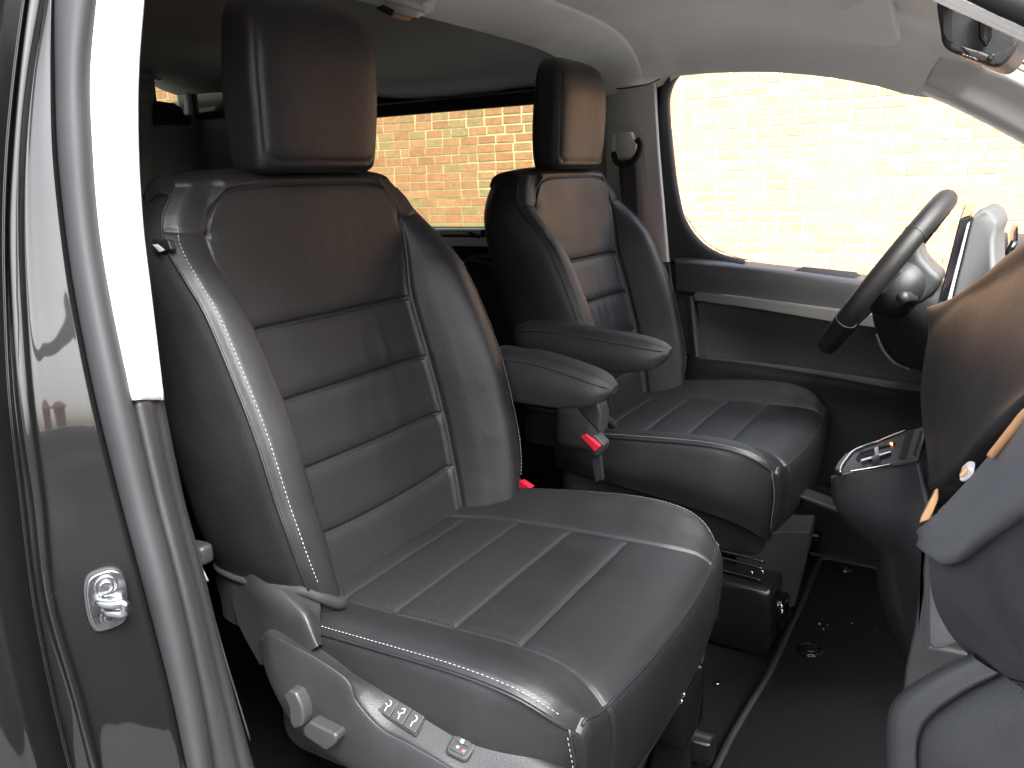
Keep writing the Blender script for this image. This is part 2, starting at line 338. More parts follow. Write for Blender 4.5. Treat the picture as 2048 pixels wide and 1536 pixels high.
def make_seat(label, group, yc, arm_side, lever):
    S = thing('front_seat', label, 'seat', (0, yc, 0), group)
    # ---- backrest: front surface, rows run from the top down; local y about the seat's middle
    X0 = [(.02, -.914), (-.02, -.909), (-.05, -.906), (-.11, -.900), (-.185, -.889), (-.29, -.861), (-.39, -.837), (-.49, -.817), (-.58, -.800), (-.66, -.790)]
    XE = [(.02, -.930), (-.02, -.918), (-.06, -.898), (-.11, -.856), (-.16, -.820), (-.29, -.764), (-.41, -.735), (-.475, -.724), (-.55, -.718), (-.66, -.718)]
    WE = [(.02, .205), (-.02, .246), (-.06, .269), (-.11, .279), (-.2, .282), (-.3, .282), (-.4, .280), (-.5, .274), (-.58, .262), (-.66, .245)]
    WS = [(.02, .150), (-.02, .186), (-.06, .206), (-.11, .200), (-.185, .186), (-.29, .185), (-.39, .187), (-.49, .184), (-.58, .178), (-.66, .175)]
    nz = 320; zz = np.linspace(.006, -.585, nz); x0, xe, we, ws = (interp(t, zz) for t in (X0, XE, WE, WS))
    K = []
    for j in range(nz):
        s, e = ws[j], we[j]; dx = xe[j] - x0[j]; cr = max(0, dx)
        half = [(0, x0[j]), (s * .5, x0[j] - .001), (s * .90, x0[j] + .001), (s, x0[j] + .003 + cr * .10), (s + .22 * (e - s), x0[j] + .60 * dx + .002), (s + .50 * (e - s), x0[j] + .98 * dx + .05 * cr + .003),
                (e - .012, xe[j] + .006 * min(1, cr / .04)), (e + .002, xe[j] - .006 - .006 * max(0, 1 - cr / .04))]
        row = [(-a, b) for a, b in half[:0:-1]] + half
        K.append([(b, a, zz[j]) for a, b in row])
    K = A(K); G = np.transpose(catmull(np.transpose(K, (1, 0, 2)), 270), (1, 0, 2))
    # the leather goes on over the top and down behind
    g0 = G[0]; over = []
    for dx, dz, f in ((-.004, .010, .995), (-.014, .019, .985), (-.032, .025, .975), (-.058, .025, .965), (-.082, .017, .95), (-.100, .002, .93), (-.106, -.03, .93)):
        r = g0.copy(); r[:, 0] = g0[:, 0] * (1 - min(1, -dx / .08)) + (-.918) * min(1, -dx / .08) + dx; r[:, 1] *= f; r[:, 2] += dz * (1 - .35 * (np.abs(r[:, 1]) / .2) ** 3); over.append(r)
    over = catmull(A([g0] + over), 40)[1:]
    G = np.concatenate([over[::-1], G], 0); no = len(over); zfull = np.concatenate([np.full(no, .02), zz])
    yy = G[..., 1]; key = np.stack([G[..., 1], G[..., 2]], -1); key[:no, :, 1] = .006 + np.linspace(.08, .002, no)[:, None]
    seam_r = [(interp(WS, z), z) for z in np.linspace(-.052, -.66, 40)]; seam_l = [(-a, b) for a, b in seam_r]
    tq = [(.203, -.060), (.2025, -.044), (.197, -.028), (.184, -.0135), (.163, -.003), (.135, .003), (.09, .006), (.04, .007)]; top = even([(-a, b) for a, b in tq] + tq[::-1], 60)
    ribs = [-.19, -.293, -.395, -.497, -.60]
    gr = [(seam_l, .0050, .0026), (seam_r, .0050, .0026), (top, .0036, .0024)]
    gr += [([(-interp(WS, z) + .002, z), (interp(WS, z) - .002, z)], .0050, .0026, WS, .6) for z in ribs]
    gr += [([(sx * .203, -.056), (sx * .275, -.044)], .003, .003) for sx in (-1, 1)]
    bumps = [(rng.uniform(-.1, .1), rng.uniform(-.5, -.25), rng.uniform(.004, .012), rng.uniform(.03, .06)) for _ in range(6)]
    def wr(P):   # soft upright creases in the lower panels
        d = np.zeros(len(P))
        for cx, cz, sx, sz in bumps: d += .0016 * np.exp(-((P[:, 0] - cx) / (sx * 1.6)) ** 2 - ((P[:, 1] - cz) / sz) ** 2)
        return d
    def zmap(z, y): z = np.asarray(z, float); return z + np.where(np.asarray(y) < 0, 1.10, .68) * np.clip(np.abs(y) / .27, 0, 1.05) ** 3 * np.maximum(0, -.30 - z) ** 2
    fl = 1 if (gridnormals(G)[140, 135, 0] > 0) else -1
    G, N = upholstery(G, key, gr, wr, fl); G[..., 2] = zmap(G[..., 2], G[..., 1])
    back = link('backrest', None, S)      # an empty part that carries the leather pieces
    rid = np.zeros(G.shape[:2], int); sw = interp(WS, G[..., 2].ravel()).reshape(rid.shape)
    inside = np.abs(yy) < sw
    lim = [.02] + ribs + [-9]
    for k in range(6): rid[inside & (key[..., 1] <= lim[k]) & (key[..., 1] > lim[k + 1])] = 1 + k
    rid[(~inside) & (key[..., 1] < -.05) & (yy < 0)] = 7; rid[(~inside) & (key[..., 1] < -.05) & (yy > 0)] = 8
    tp = polydist(key.reshape(-1, 2), top).reshape(rid.shape)
    rid[(rid == 0)] = 9
    rid[(key[..., 1] > np.interp(np.abs(yy).ravel(), [0, .06, .12, .166, .188, .2, .21], [.004, .004, .002, -.004, -.016, -.036, -.052]).reshape(rid.shape)) & (key[..., 1] > -.052)] = 9
    regs = {1: ('centre_panel', M['leather'], back, 'smooth upper panel of the backrest')}
    for k in range(2, 7): regs[k] = ('centre_panel', M['perf'] if k > 2 else M['leather'], back, None)
    regs[7] = regs[8] = ('side_bolster', M['leather'], back, None); regs[9] = ('shoulder_panel', M['leather'], back, None)
    regions(G, key, regs, rid, S, fl)
    # ---- side and rear of the backrest
    for sx in (-1, 1):
        rows = []; c = 0 if sx < 0 else -1
        rows.append(even(G[:no + 1, c][::-1], 7)[[0, 1, 2, 4, 6]].tolist() + [[-1.02, sx * .14, -.02], [-1.022, 0, -.02]])
        for j in list(range(4, nz, 8)):
            z = float(zmap(zz[j], sx * we[j])); e = we[j]; xb = interp([(.02, -1.02), (-.1, -1.012), (-.3, -.96), (-.5, -.92), (-.66, -.90)], z); k = min(1, (j + 4) / 42)
            g = G[no + j, c]
            rows.append([g.tolist(), (xe[j] - .03, sx * (e + .009 * k), z), (xe[j] * .55 + xb * .45, sx * (e + .013 * k), z - .004), (xb + .03, sx * (e + .003), z - .006), (xb - .004, sx * (e - .03), z - .006), (xb - .02, sx * (e - .10), z - .006), (xb - .022, 0, z - .006)])
        B = np.transpose(catmull(np.transpose(A(rows), (1, 0, 2)), 40), (1, 0, 2))
        if sx < 0:
            lp = [B[-1, k] for k in range(int(B.shape[1] * .62), 0, -3)] + [G[-1, k] + A([-.004, 0, 0]) for k in range(0, 80, 6)]
            tube('lower_hem', lp, lambda t: .005 + .008 * t * t, M['fabric'], back, 90, 14)
            lo = [p + A([-.012, .006, -.035]) for p in lp]; lo2 = [p + A([-.016, .012, -.085]) for p in lp]
            wv = [p + A([.004 * math.sin(k * 2.1), -.004 * math.cos(k * 2.1), 0]) for k, p in enumerate(lo)]
            loft('gathered_cloth', [lp, wv, lo2], M['fabric'], back, 90, 14)
        mesh('back_side', B.reshape(-1, 3), grid_faces(B.shape[0], B.shape[1]), M['leather_side'], back)
    for sx in (-1, 1):
        c = 0 if sx < 0 else -1
        pts = [G[k, c] + A([.0005, sx * .0012, 0]) for k in list(range(no + 6, len(G) - 1, 10))]
        if sx < 0: pts = [pts[0] + A([-.045, -.002, -.012]), pts[0] + A([-.020, -.002, .004])] + pts
        tube('piping', pts, .0018, M['leather'], back, n=120, sides=7)
        st = [(xe[j] + .0052, sx * (we[j] - .0065), float(zmap(zz[j], sx * we[j]))) for j in range(26, nz - 8, 10)]
        stitches('stitching', st, A([.0010, 0, 0]), M['stitch'], back)
    # ---- headrest
    H = link('headrest', None, S)
    zs = [.024, .028, .040, .08, .14, .195, .235, .258, .270, .274]
    hw = [.104, .120, .127, .131, .134, .132, .126, .108, .078, .02]
    xf = [-.905, -.893, -.884, -.878, -.873, -.872, -.878, -.892, -.912, -.93]
    xr = [-.955, -.962, -.966, -.968, -.964, -.958, -.954, -.950, -.945, -.938]
    n = 120; rows = []
    th = np.linspace(0, 2 * math.pi, n, endpoint=False)
    for z, a, f, r in zip(zs, hw, xf, xr):
        c = (f + r) / 2; b = (f - r) / 2; pw = .42
        rows.append(np.stack([c + b * np.sign(np.cos(th)) * np.abs(np.cos(th)) ** pw, a * np.sign(np.sin(th)) * np.abs(np.sin(th)) ** (.42), np.full(n, z)], 1))
    HG = catmull(A(rows), 70); HGc = np.concatenate([HG, HG[:, :1]], 1)
    kk = np.stack([np.where(HGc[..., 0] > -.915, HGc[..., 1], 9), HGc[..., 2]], -1)
    f2 = 1 if gridnormals(HGc)[35, 0, 0] > 0 else -1
    hseam = [(-.10, .040), (-.117, .052), (-.121, .10), (-.123, .15), (-.121, .2), (-.112, .235)]
    HG2, _ = upholstery(HGc, kk, [(hseam, .0022, .0028), ([(-a, b) for a, b in hseam], .0022, .0028), ([(-.10, .040), (.10, .040)], .0014, .003)], None, f2)
    o = mesh('head_cushion', HG2.reshape(-1, 3), grid_faces(HG2.shape[0], HG2.shape[1]), M['leather'], H)
    for k, zc in ((0, .028), (-1, .260)):
        pass
    mesh('head_base', [tuple(v) for v in HG[0]], [tuple(range(n))], M['leather'], H, False)
    for sx in (-1, 1): tube('headrest_post', [(-.935, sx * .07, -.01), (-.935, sx * .07, .05)], .006, M['chrome'], H, n=4, sides=12)
    if lever: H.location = (0, .012, -.003)
    # ---- cushion: top surface, rows run from the rear to the front edge
    C = link('seat_cushion', None, S)
    ZE = [(-.84, -.556), (-.75, -.548), (-.65, -.538), (-.5, -.528), (-.42, -.533), (-.37, -.549), (-.345, -.565), (-.325, -.581)]
    ZC = [(-.84, -.575), (-.75, -.566), (-.65, -.560), (-.5, -.556), (-.42, -.557), (-.37, -.562), (-.345, -.570), (-.325, -.582)]
    WC = [(-.84, .250), (-.75, .266), (-.65, .276), (-.5, .284), (-.42, .283), (-.37, .276), (-.345, .266), (-.325, .252)]
    WP = [(-.84, .150), (-.75, .166), (-.66, .172), (-.5, .172), (-.43, .176), (-.39, .184), (-.36, .195), (-.325, .206)]
    nx = 190; xx = np.linspace(-.84, -.330, nx); ze, zc, wc, wp = (interp(t, xx) for t in (ZE, ZC, WC, WP)); K = []
    for j in range(nx):
        s, e, a, b = wp[j], wc[j], zc[j], ze[j]; dz = b - a; bow = .020 * max(0, (j / (nx - 1) - .8) / .2) ** 2
        half = [(0, a + .001), (s * .5, a), (s * .88, a), (s, a - .001 + dz * .08), (s + (e - s) * .35, a + dz * .60), (s + (e - s) * .72, b + .006), (e - .008, b + .004), (e + .001, b - .004)]
        row = [(-p, q) for p, q in half[:0:-1]] + half
        K.append([(xx[j] - bow * (p / .25) ** 2, p, q) for p, q in row])
    K = A(K); G = np.transpose(catmull(np.transpose(K, (1, 0, 2)), 240), (1, 0, 2)); key = np.stack([G[..., 1], G[..., 0]], -1); yy = G[..., 1]
    sr = [(interp(WP, x), x) for x in np.linspace(-.84, -.335, 40)]; sl_ = [(-a, b) for a, b in sr]
    ribs = [-.765, -.667, -.568, -.469]
    gr = [(sr, .0034, .0028), (sl_, .0034, .0028)] + [([(-.172, x), (.172, x)], .0036, .0028, WP, .6) for x in ribs]
    f3 = 1 if gridnormals(G)[100, 120, 2] > 0 else -1
    G, N = upholstery(G, key, gr, None, f3)
    # front roll
    drop = [(0, 0), (.006, -.004), (.010, -.014), (.012, -.035), (.010, -.075), (.004, -.12), (-.006, -.150)]
    FR = A([G[-1] + A([dx, 0, dz]) * 1.0 for dx, dz in drop]); 
    for k in range(len(FR)): FR[k][:, 1] *= 1 - .004 * k; FR[k][:, 2] += (k / 6.0) * .0
    
    FR = catmull(FR, 40)
    mesh('front_panel', FR.reshape(-1, 3), grid_faces(40, FR.shape[1])[:], M['leather'], C)
    inside = np.abs(yy) < interp(WP, key[..., 1].ravel()).reshape(yy.shape); rid = np.zeros(yy.shape, int); lim = [-9] + ribs + [9]
    for k in range(5): rid[inside & (key[..., 1] > lim[k]) & (key[..., 1] <= lim[k + 1])] = 1 + k
    rid[~inside & (yy < 0)] = 7; rid[~inside & (yy > 0)] = 8
    regs = {1: ('cushion_panel', M['perf'], C, None), 2: ('cushion_panel', M['perf'], C, None), 3: ('cushion_panel', M['perf'], C, None), 4: ('cushion_panel', M['leather'], C, None),
            5: ('cushion_panel', M['leather'], C, 'wide smooth front panel of the cushion'), 7: ('cushion_bolster', M['leather'], C, None), 8: ('cushion_bolster', M['leather'], C, None)}
    regions(G, key, regs, rid, S, f3)
    tube('front_piping', [tuple(p + A([.004, 0, -.002])) for p in G[-1, 11:-11:8]], .0022, M['leather'], C, n=80, sides=7)
    for sx in (-1, 1):
        top_c = G[:, 0 if sx < 0 else -1][::6]
        bot = A([(p[0] * 1.0, p[1] + sx * .006, interp([(-.84, -.64), (-.7, -.65), (-.55, -.665), (-.42, -.685), (-.36, -.71), (-.325, -.735)], p[0])) for p in top_c])
        m1 = top_c * .85 + bot * .15 + A([0, sx * .007, 0]); m2 = top_c * .4 + bot * .6 + A([0, sx * .012, 0])
        Sg = catmull(A([even(c_, 80) for c_ in (top_c, m1, m2, bot)]), 24); edge = even(FR[:, 0 if sx < 0 else -1], 24)
        wgt = np.clip((np.arange(80) / 79. - .72) / .28, 0, 1) ** 2; Sg = Sg + (edge - Sg[:, -1])[:, None] * wgt[None, :, None]
        mesh('cushion_side', Sg.reshape(-1, 3), grid_faces(24, 80), M['leather_side'], C)
        tube('piping', [tuple(p + A([0, sx * .003, -.001])) for p in top_c[8:]], .0018, M['leather'], C, n=110, sides=7)
        st = [tuple(G[j, 7 if sx < 0 else -8] + A([0, 0, .0012])) for j in range(44, nx - 2, 6)]
        stitches('stitching', st, A([0, 0, .0006]), M['stitch'], C)
        cp = top_c[-1]; tube('corner_seam', [tuple(cp + A([.002, sx * .002, 0])), (cp[0] + .010, cp[1] + sx * .004, cp[2] - .05), (cp[0] + .006, cp[1] + sx * .004, cp[2] - .14)], .002, M['leather'], C, n=14, sides=6)
        st = [(cp[0] + .004, cp[1] + sx * .008, cp[2] - .006), (cp[0] + .011, cp[1] + sx * .010, cp[2] - .05), (cp[0] + .006, cp[1] + sx * .010, cp[2] - .12)]
        stitches('stitching', st, A([0, sx * .001, 0]), M['stitch'], C)
    # ---- under frame
    U = rbox('seat_base', (-.600, 0, -.715), (.50, .49, .17), M['fabric'], S, .05, None, 5)
    rbox('pedestal', (-.60, 0, -.85), (.34, .36, .20), M['black'], S, .01)
    for sx in (-1, 1): rbox('seat_rail', (-.56, sx * .20, -.91), (.46, .035, .045), M['steel_black'], S, .006)
    return S, back, C
seatN, backN, cushN = make_seat('black leather passenger seat nearest the open doorway, with power switches on its side', 'front seats', .957, 1, True)
seatF, backF, cushF = make_seat('black leather driver seat behind the steering wheel, on the far side', 'front seats', 1.857, -1, False)

# ------------------------------------------------------------------ trim of the near seat (outboard side)
def WPL(pts, c, n):
    """photo outline laid on the real plane through c with normal n"""
    out = []
    for p in pts:
        d = RM @ A([p[0] - 1024.0, 768.0 - p[1], -FPX]); out.append(d * ((c @ n) / (d @ n)))
    return out
def local(o):   # things sit at their seat's origin: shift world-built geometry into the parent's frame
    p = o.parent; off = Vector((0, 0, 0))
    while p is not None: off += p.location; p = p.parent
    o.location = -off; return o
T = link('side_trim', None, seatN)
rA = W3([(521, 1276, .665), (545, 1255, .668), (580, 1264, .67), (622, 1290, .67), (676, 1323, .67), (726, 1356, .67), (827, 1404, .668), (927, 1455, .668), (1010, 1494, .668), (1130, 1560, .67)])
rB = W3([(521, 1279, .655), (540, 1268, .645), (580, 1288, .640), (641, 1321, .637), (700, 1362, .636), (722, 1402, .636), (770, 1452, .636), (827, 1484, .636), (900, 1527, .636), (1030, 1610, .64)])
rB2 = W3([(521, 1282, .652), (538, 1274, .638), (577, 1294, .630), (637, 1328, .627), (693, 1369, .626), (714, 1412, .626), (762, 1462, .626), (820, 1494, .626), (895, 1538, .626), (1020, 1622, .63)])
rC = W3([(523, 1292, .650), (537, 1320, .632), (565, 1365, .626), (610, 1410, .624), (655, 1440, .624), (690, 1475, .624), (740, 1510, .624), (800, 1550, .624), (870, 1600, .624), (960, 1690, .63)])
rD = W3([(524, 1305, .655), (532, 1340, .642), (545, 1375, .638), (568, 1420, .636), (602, 1466, .636), (651, 1504, .636), (701, 1538, .636), (780, 1590, .636), (850, 1660, .636), (900, 1740, .64)])
rE = [p + A([0, .03, 0]) for p in rD]
local(loft('trim_shell', [[p + A([0, .02, -.004]) for p in rA], rA, rB, rB2, rC, rD, rE], M['plastic_grey'], T, 110, 60))
pn = np.cross(rA[6] - rA[4], rB[6] - rA[5]); pn /= np.linalg.norm(pn); pn = -pn if pn[1] > 0 else pn      # outward normal of the switch strip
pc = W(805, 1440, .652); pc0 = pc - pn * .0
def onstrip(nm, pts, h, mt, par, bev=.0012, lift=.0):
    return local(prism(nm, [p + pn * (lift + .0062) for p in WPL(pts, pc0, pn)], tuple(pn * h), mt, par, bev))
def lerp2(a, b, t): return (a[0] + (b[0] - a[0]) * t, a[1] + (b[1] - a[1]) * t)
q = [(777, 1396), (854, 1440), (833, 1475), (757, 1427)]
BK = onstrip('switch_bezel', [(775, 1393), (858, 1440), (834, 1479), (752, 1427)], .0022, M['black'], T, .0008, -.001)
for k in range(3):
    a, b = lerp2(q[0], q[1], k / 3 + .008), lerp2(q[0], q[1], (k + 1) / 3 - .008); d, c = lerp2(q[3], q[2], k / 3 + .008), lerp2(q[3], q[2], (k + 1) / 3 - .008)
    bt = onstrip('massage_button' if k == 0 else 'lumbar_button', [a, b, c, d], .0034, M['switch'], T, .001, 0)
    def uv2(u, v): e = lerp2(lerp2(a, b, u), lerp2(d, c, u), v); return e
    glyph = [(.42, .22), (.62, .30), (.62, .48), (.50, .58), (.52, .85)] if k != 1 else [(.40, .30), (.60, .22), (.66, .42), (.50, .55), (.56, .85)]
    pts = [p + pn * .0099 for p in WPL([uv2(*g) for g in glyph], pc0, pn)]
    local(tube('seat_symbol', pts  , .00055, M['white'], bt, n=16, sides=5)); bt.children[0].location = (0, 0, 0)
    if k < 2:
        pts = [p + pn * .0099 for p in WPL([uv2(.28, .45 + .08 * k), uv2(.42, .52 + .08 * k)], pc0, pn)]
        z_ = local(tube('seat_symbol', pts, .00055, M['white'], bt, n=4, sides=5)); z_.location = (0, 0, 0)
qs = [(917, 1474), (949, 1489), (955, 1497), (953, 1506), (938, 1528), (930, 1531), (900, 1517), (894, 1510), (896, 1502), (909, 1478)]
pc1 = W(925, 1500, .655)
_pc = pc0; pc0 = pc1
sw = onstrip('heater_switch', qs, .003, M['black'], T, .0012, 0)
def ins(pts, f): c = np.mean(A(pts, float), 0); return [tuple(c + (A(p) - c) * f) for p in pts]
o = onstrip('switch_frame', ins(qs, .90), .0042, M['switch'], sw, .001, 0); o.location = (0, 0, 0)
for nm, pts in (('upper_rocker', [(919, 1482), (945, 1494), (940, 1504), (914, 1491)]), ('lower_rocker', [(911, 1494), (940, 1508), (930, 1522), (902, 1507)])):
    o = onstrip(nm, pts, .0062, M['switch'], sw, .001, 0); o.location = (0, 0, 0)
for nm, mt, pts in (('white_mark', M['white'], [(927, 1488), (933, 1491), (929, 1498), (923, 1495)]), ('white_mark', M['white'], [(918, 1501), (923, 1504), (920, 1508), (915, 1505)]), ('red_mark', M['redprint'], [(929, 1509), (935, 1511), (931, 1516), (925, 1513)])):
    o = onstrip(nm, pts, .0066, mt, sw, 0, 0); o.location = (0, 0, 0)
pc0 = _pc
tn = A([0.05, -1, .10]); tn /= np.linalg.norm(tn); tc = W(640, 1420, .627)
def onside(nm, pts, h, mt, par, bev, lift=0, rnd=0): return local(prism(nm, [p + tn * lift for p in WPL(pts, tc, tn)], tuple(tn * h), mt, par, bev, rnd=rnd))
onside('lever_plate', [(590, 1362), (602, 1357), (616, 1368), (630, 1400), (652, 1420), (694, 1442), (704, 1456), (700, 1472), (680, 1486), (650, 1478), (622, 1458), (600, 1445), (592, 1410)], .003, M['plastic_grey'], T, .0015, -.001, 40)
onside('backrest_lever', [(588, 1376), (600, 1365), (614, 1371), (626, 1396), (630, 1420), (626, 1438), (611, 1444), (602, 1432), (599, 1398)], .019, M['switch'], T, .0035, .001)
onside('slide_lever', [(627, 1440), (641, 1426), (694, 1451), (697, 1462), (691, 1474), (674, 1485), (632, 1457)], .020, M['switch'], T, .0035, .001)
# cover of the recliner joint behind it
local(loft('recliner_cover', [W3([(455, 1120, .70), (462, 1180, .69), (478, 1250, .68), (520, 1330, .67)]), W3([(508, 1150, .676), (522, 1195, .664), (548, 1250, .66), (590, 1320, .655)]),
    W3([(558, 1180, .668), (574, 1205, .661), (598, 1242, .655), (630, 1296, .652)]), W3([(570, 1178, .676), (592, 1200, .670), (618, 1232, .664), (640, 1290, .662)]), W3([(622, 1190, .70), (640, 1210, .70), (640, 1240, .69), (650, 1290, .69)])], M['plastic'], seatN, 40, 50))
tg = local(prism('airbag_tag', W3([(306, 489, .672), (316, 488, .672), (330, 500, .670), (321, 504, .670)]), (0, -.0012, 0), M['white'], seatN, 0)); tg['label'] = 'small pale tag sewn in the outer shoulder seam'
local(prism('tag_holder', W3([(300, 478, .675), (335, 480, .675), (342, 500, .675), (318, 508, .675)]), (0, .010, 0), M['leather_side'], seatN, .002))

# ------------------------------------------------------------------ armrests, buckles
def armrest(seat, yf, pts_top, pts_bot, yb, fo):
    """pts_top: seam line along the near upper edge, pts_bot: lower edge; yf near face, yb far face"""
    a = link('armrest', None, seat)
    t = even(W3([(p[0], p[1], yf) for p in pts_top]), 40); b = even(W3([(p[0], p[1], yf) for p in pts_bot]), 40)
    wdt = yb - yf; u = np.clip((np.arange(40) - 31) / 8., 0, 1); f = np.sqrt(1 - .86 * u ** 2); g_ = 1 - .42 * u ** 2.2   # the pad thins and narrows into a blunt nose
    def off(y, z): return np.stack([np.zeros(40), wdt / 2 + (y - wdt / 2) * g_, z * f], 1)
    m_ = b * .5 + t * .5
    rows = [b + off(wdt * .5, -.006), b + off(.008, -.004), b + off(0, 0), m_ + off(-.005, 0), t + off(0, 0), t + off(.004, .007), t + off(wdt * .25, .015), t + off(wdt * .75, .015), t + off(wdt - .004, .007), t + off(wdt, 0), m_ + off(wdt + .005, 0), b + off(wdt, 0), b + off(wdt - .008, -.004), b + off(wdt * .5, -.006)]
    t = t + off(0, 0); b = b + off(0, 0)
    G = catmull(A(rows), 90); n = G.shape[1]; c0 = G.mean(0)
    # round the nose and the root
    for k in range(4):
        s = (.62, .85, .95, .985)[k]
        for e, cc in ((n - 1 - k, c0[n - 1 - k]), (k, c0[k])): G[:, e] = cc + (G[:, e] - cc) * s
    o = mesh('arm_cushion', G.reshape(-1, 3), grid_faces(*G.shape[:2]), M['arm'], a); local(o)
    for e in (0, n - 1): local(mesh('arm_end', G[:, e], [tuple(range(G.shape[0]))], M['arm'], a, False))
    local(tube('arm_seam', [p + A([0, -.0005, .001]) for p in t[2:-1]], .0013, M['arm'], a, 60, 6)); local(tube('arm_seam', [p + A([0, .002, -.001]) for p in b[4:-3]], .0013, M['arm'], a, 60, 6))
    return a
armN = armrest(seatN, 1.265, [(965, 712), (1010, 721), (1060, 728), (1110, 742), (1160, 760), (1203, 777), (1216, 782)], [(965, 790), (1010, 797), (1060, 805), (1110, 812), (1160, 813), (1188, 808), (1212, 798)], 1.335, 0)
armF = armrest(seatF, 1.475, [(1022, 662), (1080, 664), (1140, 672), (1200, 682), (1260, 693), (1308, 703), (1330, 706)], [(1022, 700), (1080, 716), (1140, 733), (1200, 741), (1260, 742), (1298, 737), (1326, 722)], 1.545, 0)
local(rbox('arm_pivot', tuple(W(1160, 850, y=1.50)), (.10, .06, .10), M['plastic'], seatF, .02))
local(prism('arm_bracket', W3([(1150, 815, 1.36), (1195, 805, 1.36), (1203, 830, 1.36), (1200, 870, 1.36), (1180, 850, 1.36)]), (0, .04, 0), M['plastic'], seatN, .006))
def buckle(seat, c, up):
    b = link('seat_belt_buckle', None, seat); up = A(up, float) / np.linalg.norm(up); z = Vector(up); Rq = z.to_track_quat('Z', 'Y').to_matrix()
    local(rbox('buckle_body', tuple(c), (.030, .020, .055), M['gloss'], b, .004, Rq)); local(rbox('release_button', tuple(A(c) + up * .026 + A([.002, -.004, .002])), (.024, .017, .012), M['red'], b, .0025, Rq))
    local(rbox('buckle_stalk', tuple(A(c) - up * .06), (.020, .012, .09), M['black'], b, .003, Rq))
bF = link('seat_belt_buckle', None, seatF)
local(prism('buckle_body', W3([(1152, 868, 1.475), (1170, 858, 1.475), (1180, 862, 1.475), (1208, 890, 1.475), (1206, 902, 1.475), (1194, 914, 1.475), (1184, 908, 1.475), (1158, 880, 1.475)]), (.004, .022, .004), M['plastic'], bF, .003))
local(prism('buckle_stalk', W3([(1180, 905, 1.49), (1200, 905, 1.49), (1206, 960, 1.49), (1190, 965, 1.49)]), (0, .010, 0), M['black'], bF, .002))
local(prism('release_button', WL([(1160, 873), (1171, 868), (1199, 893), (1190, 904)], 1.468), (.002, .012, .002), M['red'], bF, .0015))
buckle(seatN, W(1048, 990, y=1.30), (-.35, -.2, .8))
for st_, yq, qd in ((seatN, 1.282, ((1029, 968), (1041, 963), (1062, 977), (1048, 983))),):
    bq = [c for c in st_.children if c.name.startswith('seat_belt_buckle')][0]
    local(prism('release_button', WL(qd, yq), (.002, .012, .002), M['red'], bq, .0015))
lobj([c for c in seatF.children if c.name.startswith('seat_belt_buckle')][0], 'black belt buckle with a red release button')

# ------------------------------------------------------------------ near B-pillar and door frame of the van
van = thing('van_body', 'dark grey van body with pillars, roof lining and side windows, seen through its open doorway', 'van', (-.75, 1.415, -1.2))
def vb(o): return local(o)
PY = [-80, 0, 150, 300, 450, 600, 800, 1000, 1200, 1400, 1600, 1750]
tumb = [.052, .045, .033, .022, .014, .007, 0, 0, 0, .003, .006, .01]
COLS = dict(tr=[290, 282, 271, 271, 280, 298, 322, 363, 415, 465, 522, 570], tl=[210, 198, 185, 190, 202, 226, 268, 314, 365, 408, 442, 480],
    sl=[112, 107, 108, 113, 128, 150, 190, 239, 292, 343, 385, 425], pl=[98, 82, 57, 43, 40, 45, 60, 86, 108, 165, 215, 265],
    ra=[73, 57, 38, 25, 18, 22, 36, 65, 90, 146, 198, 248], rb=[68, 52, 32, 18, 12, 14, 24, 47, 72, 112, 162, 210])
def pcol(nm, y, dpx=0, f=0, other=None, rng_=None):
    a = A(COLS[nm], float)
    if other: a = a + (A(COLS[other]) - a) * f
    idx = range(len(PY)) if rng_ is None else rng_
    return [W(a[i] + dpx, PY[i], y=y + tumb[i]) for i in idx]
up_r = [0, 1, 2, 3, 4, 5, 6]
upper = [pcol('tr', .560, 1, rng_=up_r), pcol('tr', .520, 0, rng_=up_r), pcol('tr', .512, -6, rng_=up_r), pcol('tr', .495, 0, .5, 'tl', up_r), pcol('tl', .478, 4, rng_=up_r), pcol('tl', .484, -4, rng_=up_r)]
o = vb(loft('pillar_trim', upper, M['trim_light'], van, 60, 30, .003)); o['label'] = 'bright pale upper pillar cover at the open doorway'
lo_r = [6, 7, 8, 9, 10, 11]
def sink(c, d=A([-.006, .004, 0])): return [p + d for p in c]
lower = [sink(pcol('tr', .56, 0, rng_=lo_r)), sink(pcol('tr', .520, -2, rng_=lo_r)), sink(pcol('tr', .503, 0, .35, 'tl', lo_r)), sink(pcol('tr', .490, 0, .55, 'tl', lo_r)), sink(pcol('tl', .478, 4, rng_=lo_r)), sink(pcol('tl', .490, -6, rng_=lo_r))]
o = vb(loft('pillar_trim', lower, M['plastic_grey'], van, 60, 30, .003)); o['label'] = 'dark grained lower pillar cover at the open doorway'
seal = [pcol('tl', .500, 2), pcol('tl', .476, -4), pcol('tl', .462, 0, .25, 'sl'), pcol('tl', .452, 0, .55, 'sl'), pcol('tl', .450, 0, .8, 'sl'), pcol('sl', .456, 3), pcol('sl', .474, -1)]
o = vb(loft('door_seal', seal, M['rubber'], van, 120, 48, 0)); o['label'] = 'soft grey rubber seal around the open doorway'
PN = A([.85, -.52, .03]); PN /= np.linalg.norm(PN)
def ponp(nm, dpx=0, off=0., f=0, other=None, bend=0.):
    a = A(COLS[nm], float)
    if other: a = a + (A(COLS[other]) - a) * f
    out = []
    for i in range(len(PY)):
        b0 = W(COLS['sl'][i], PY[i], y=.455 + tumb[i]); out.append(WPL([(a[i] + dpx, PY[i])], b0 + PN * off, PN)[0])
    return out
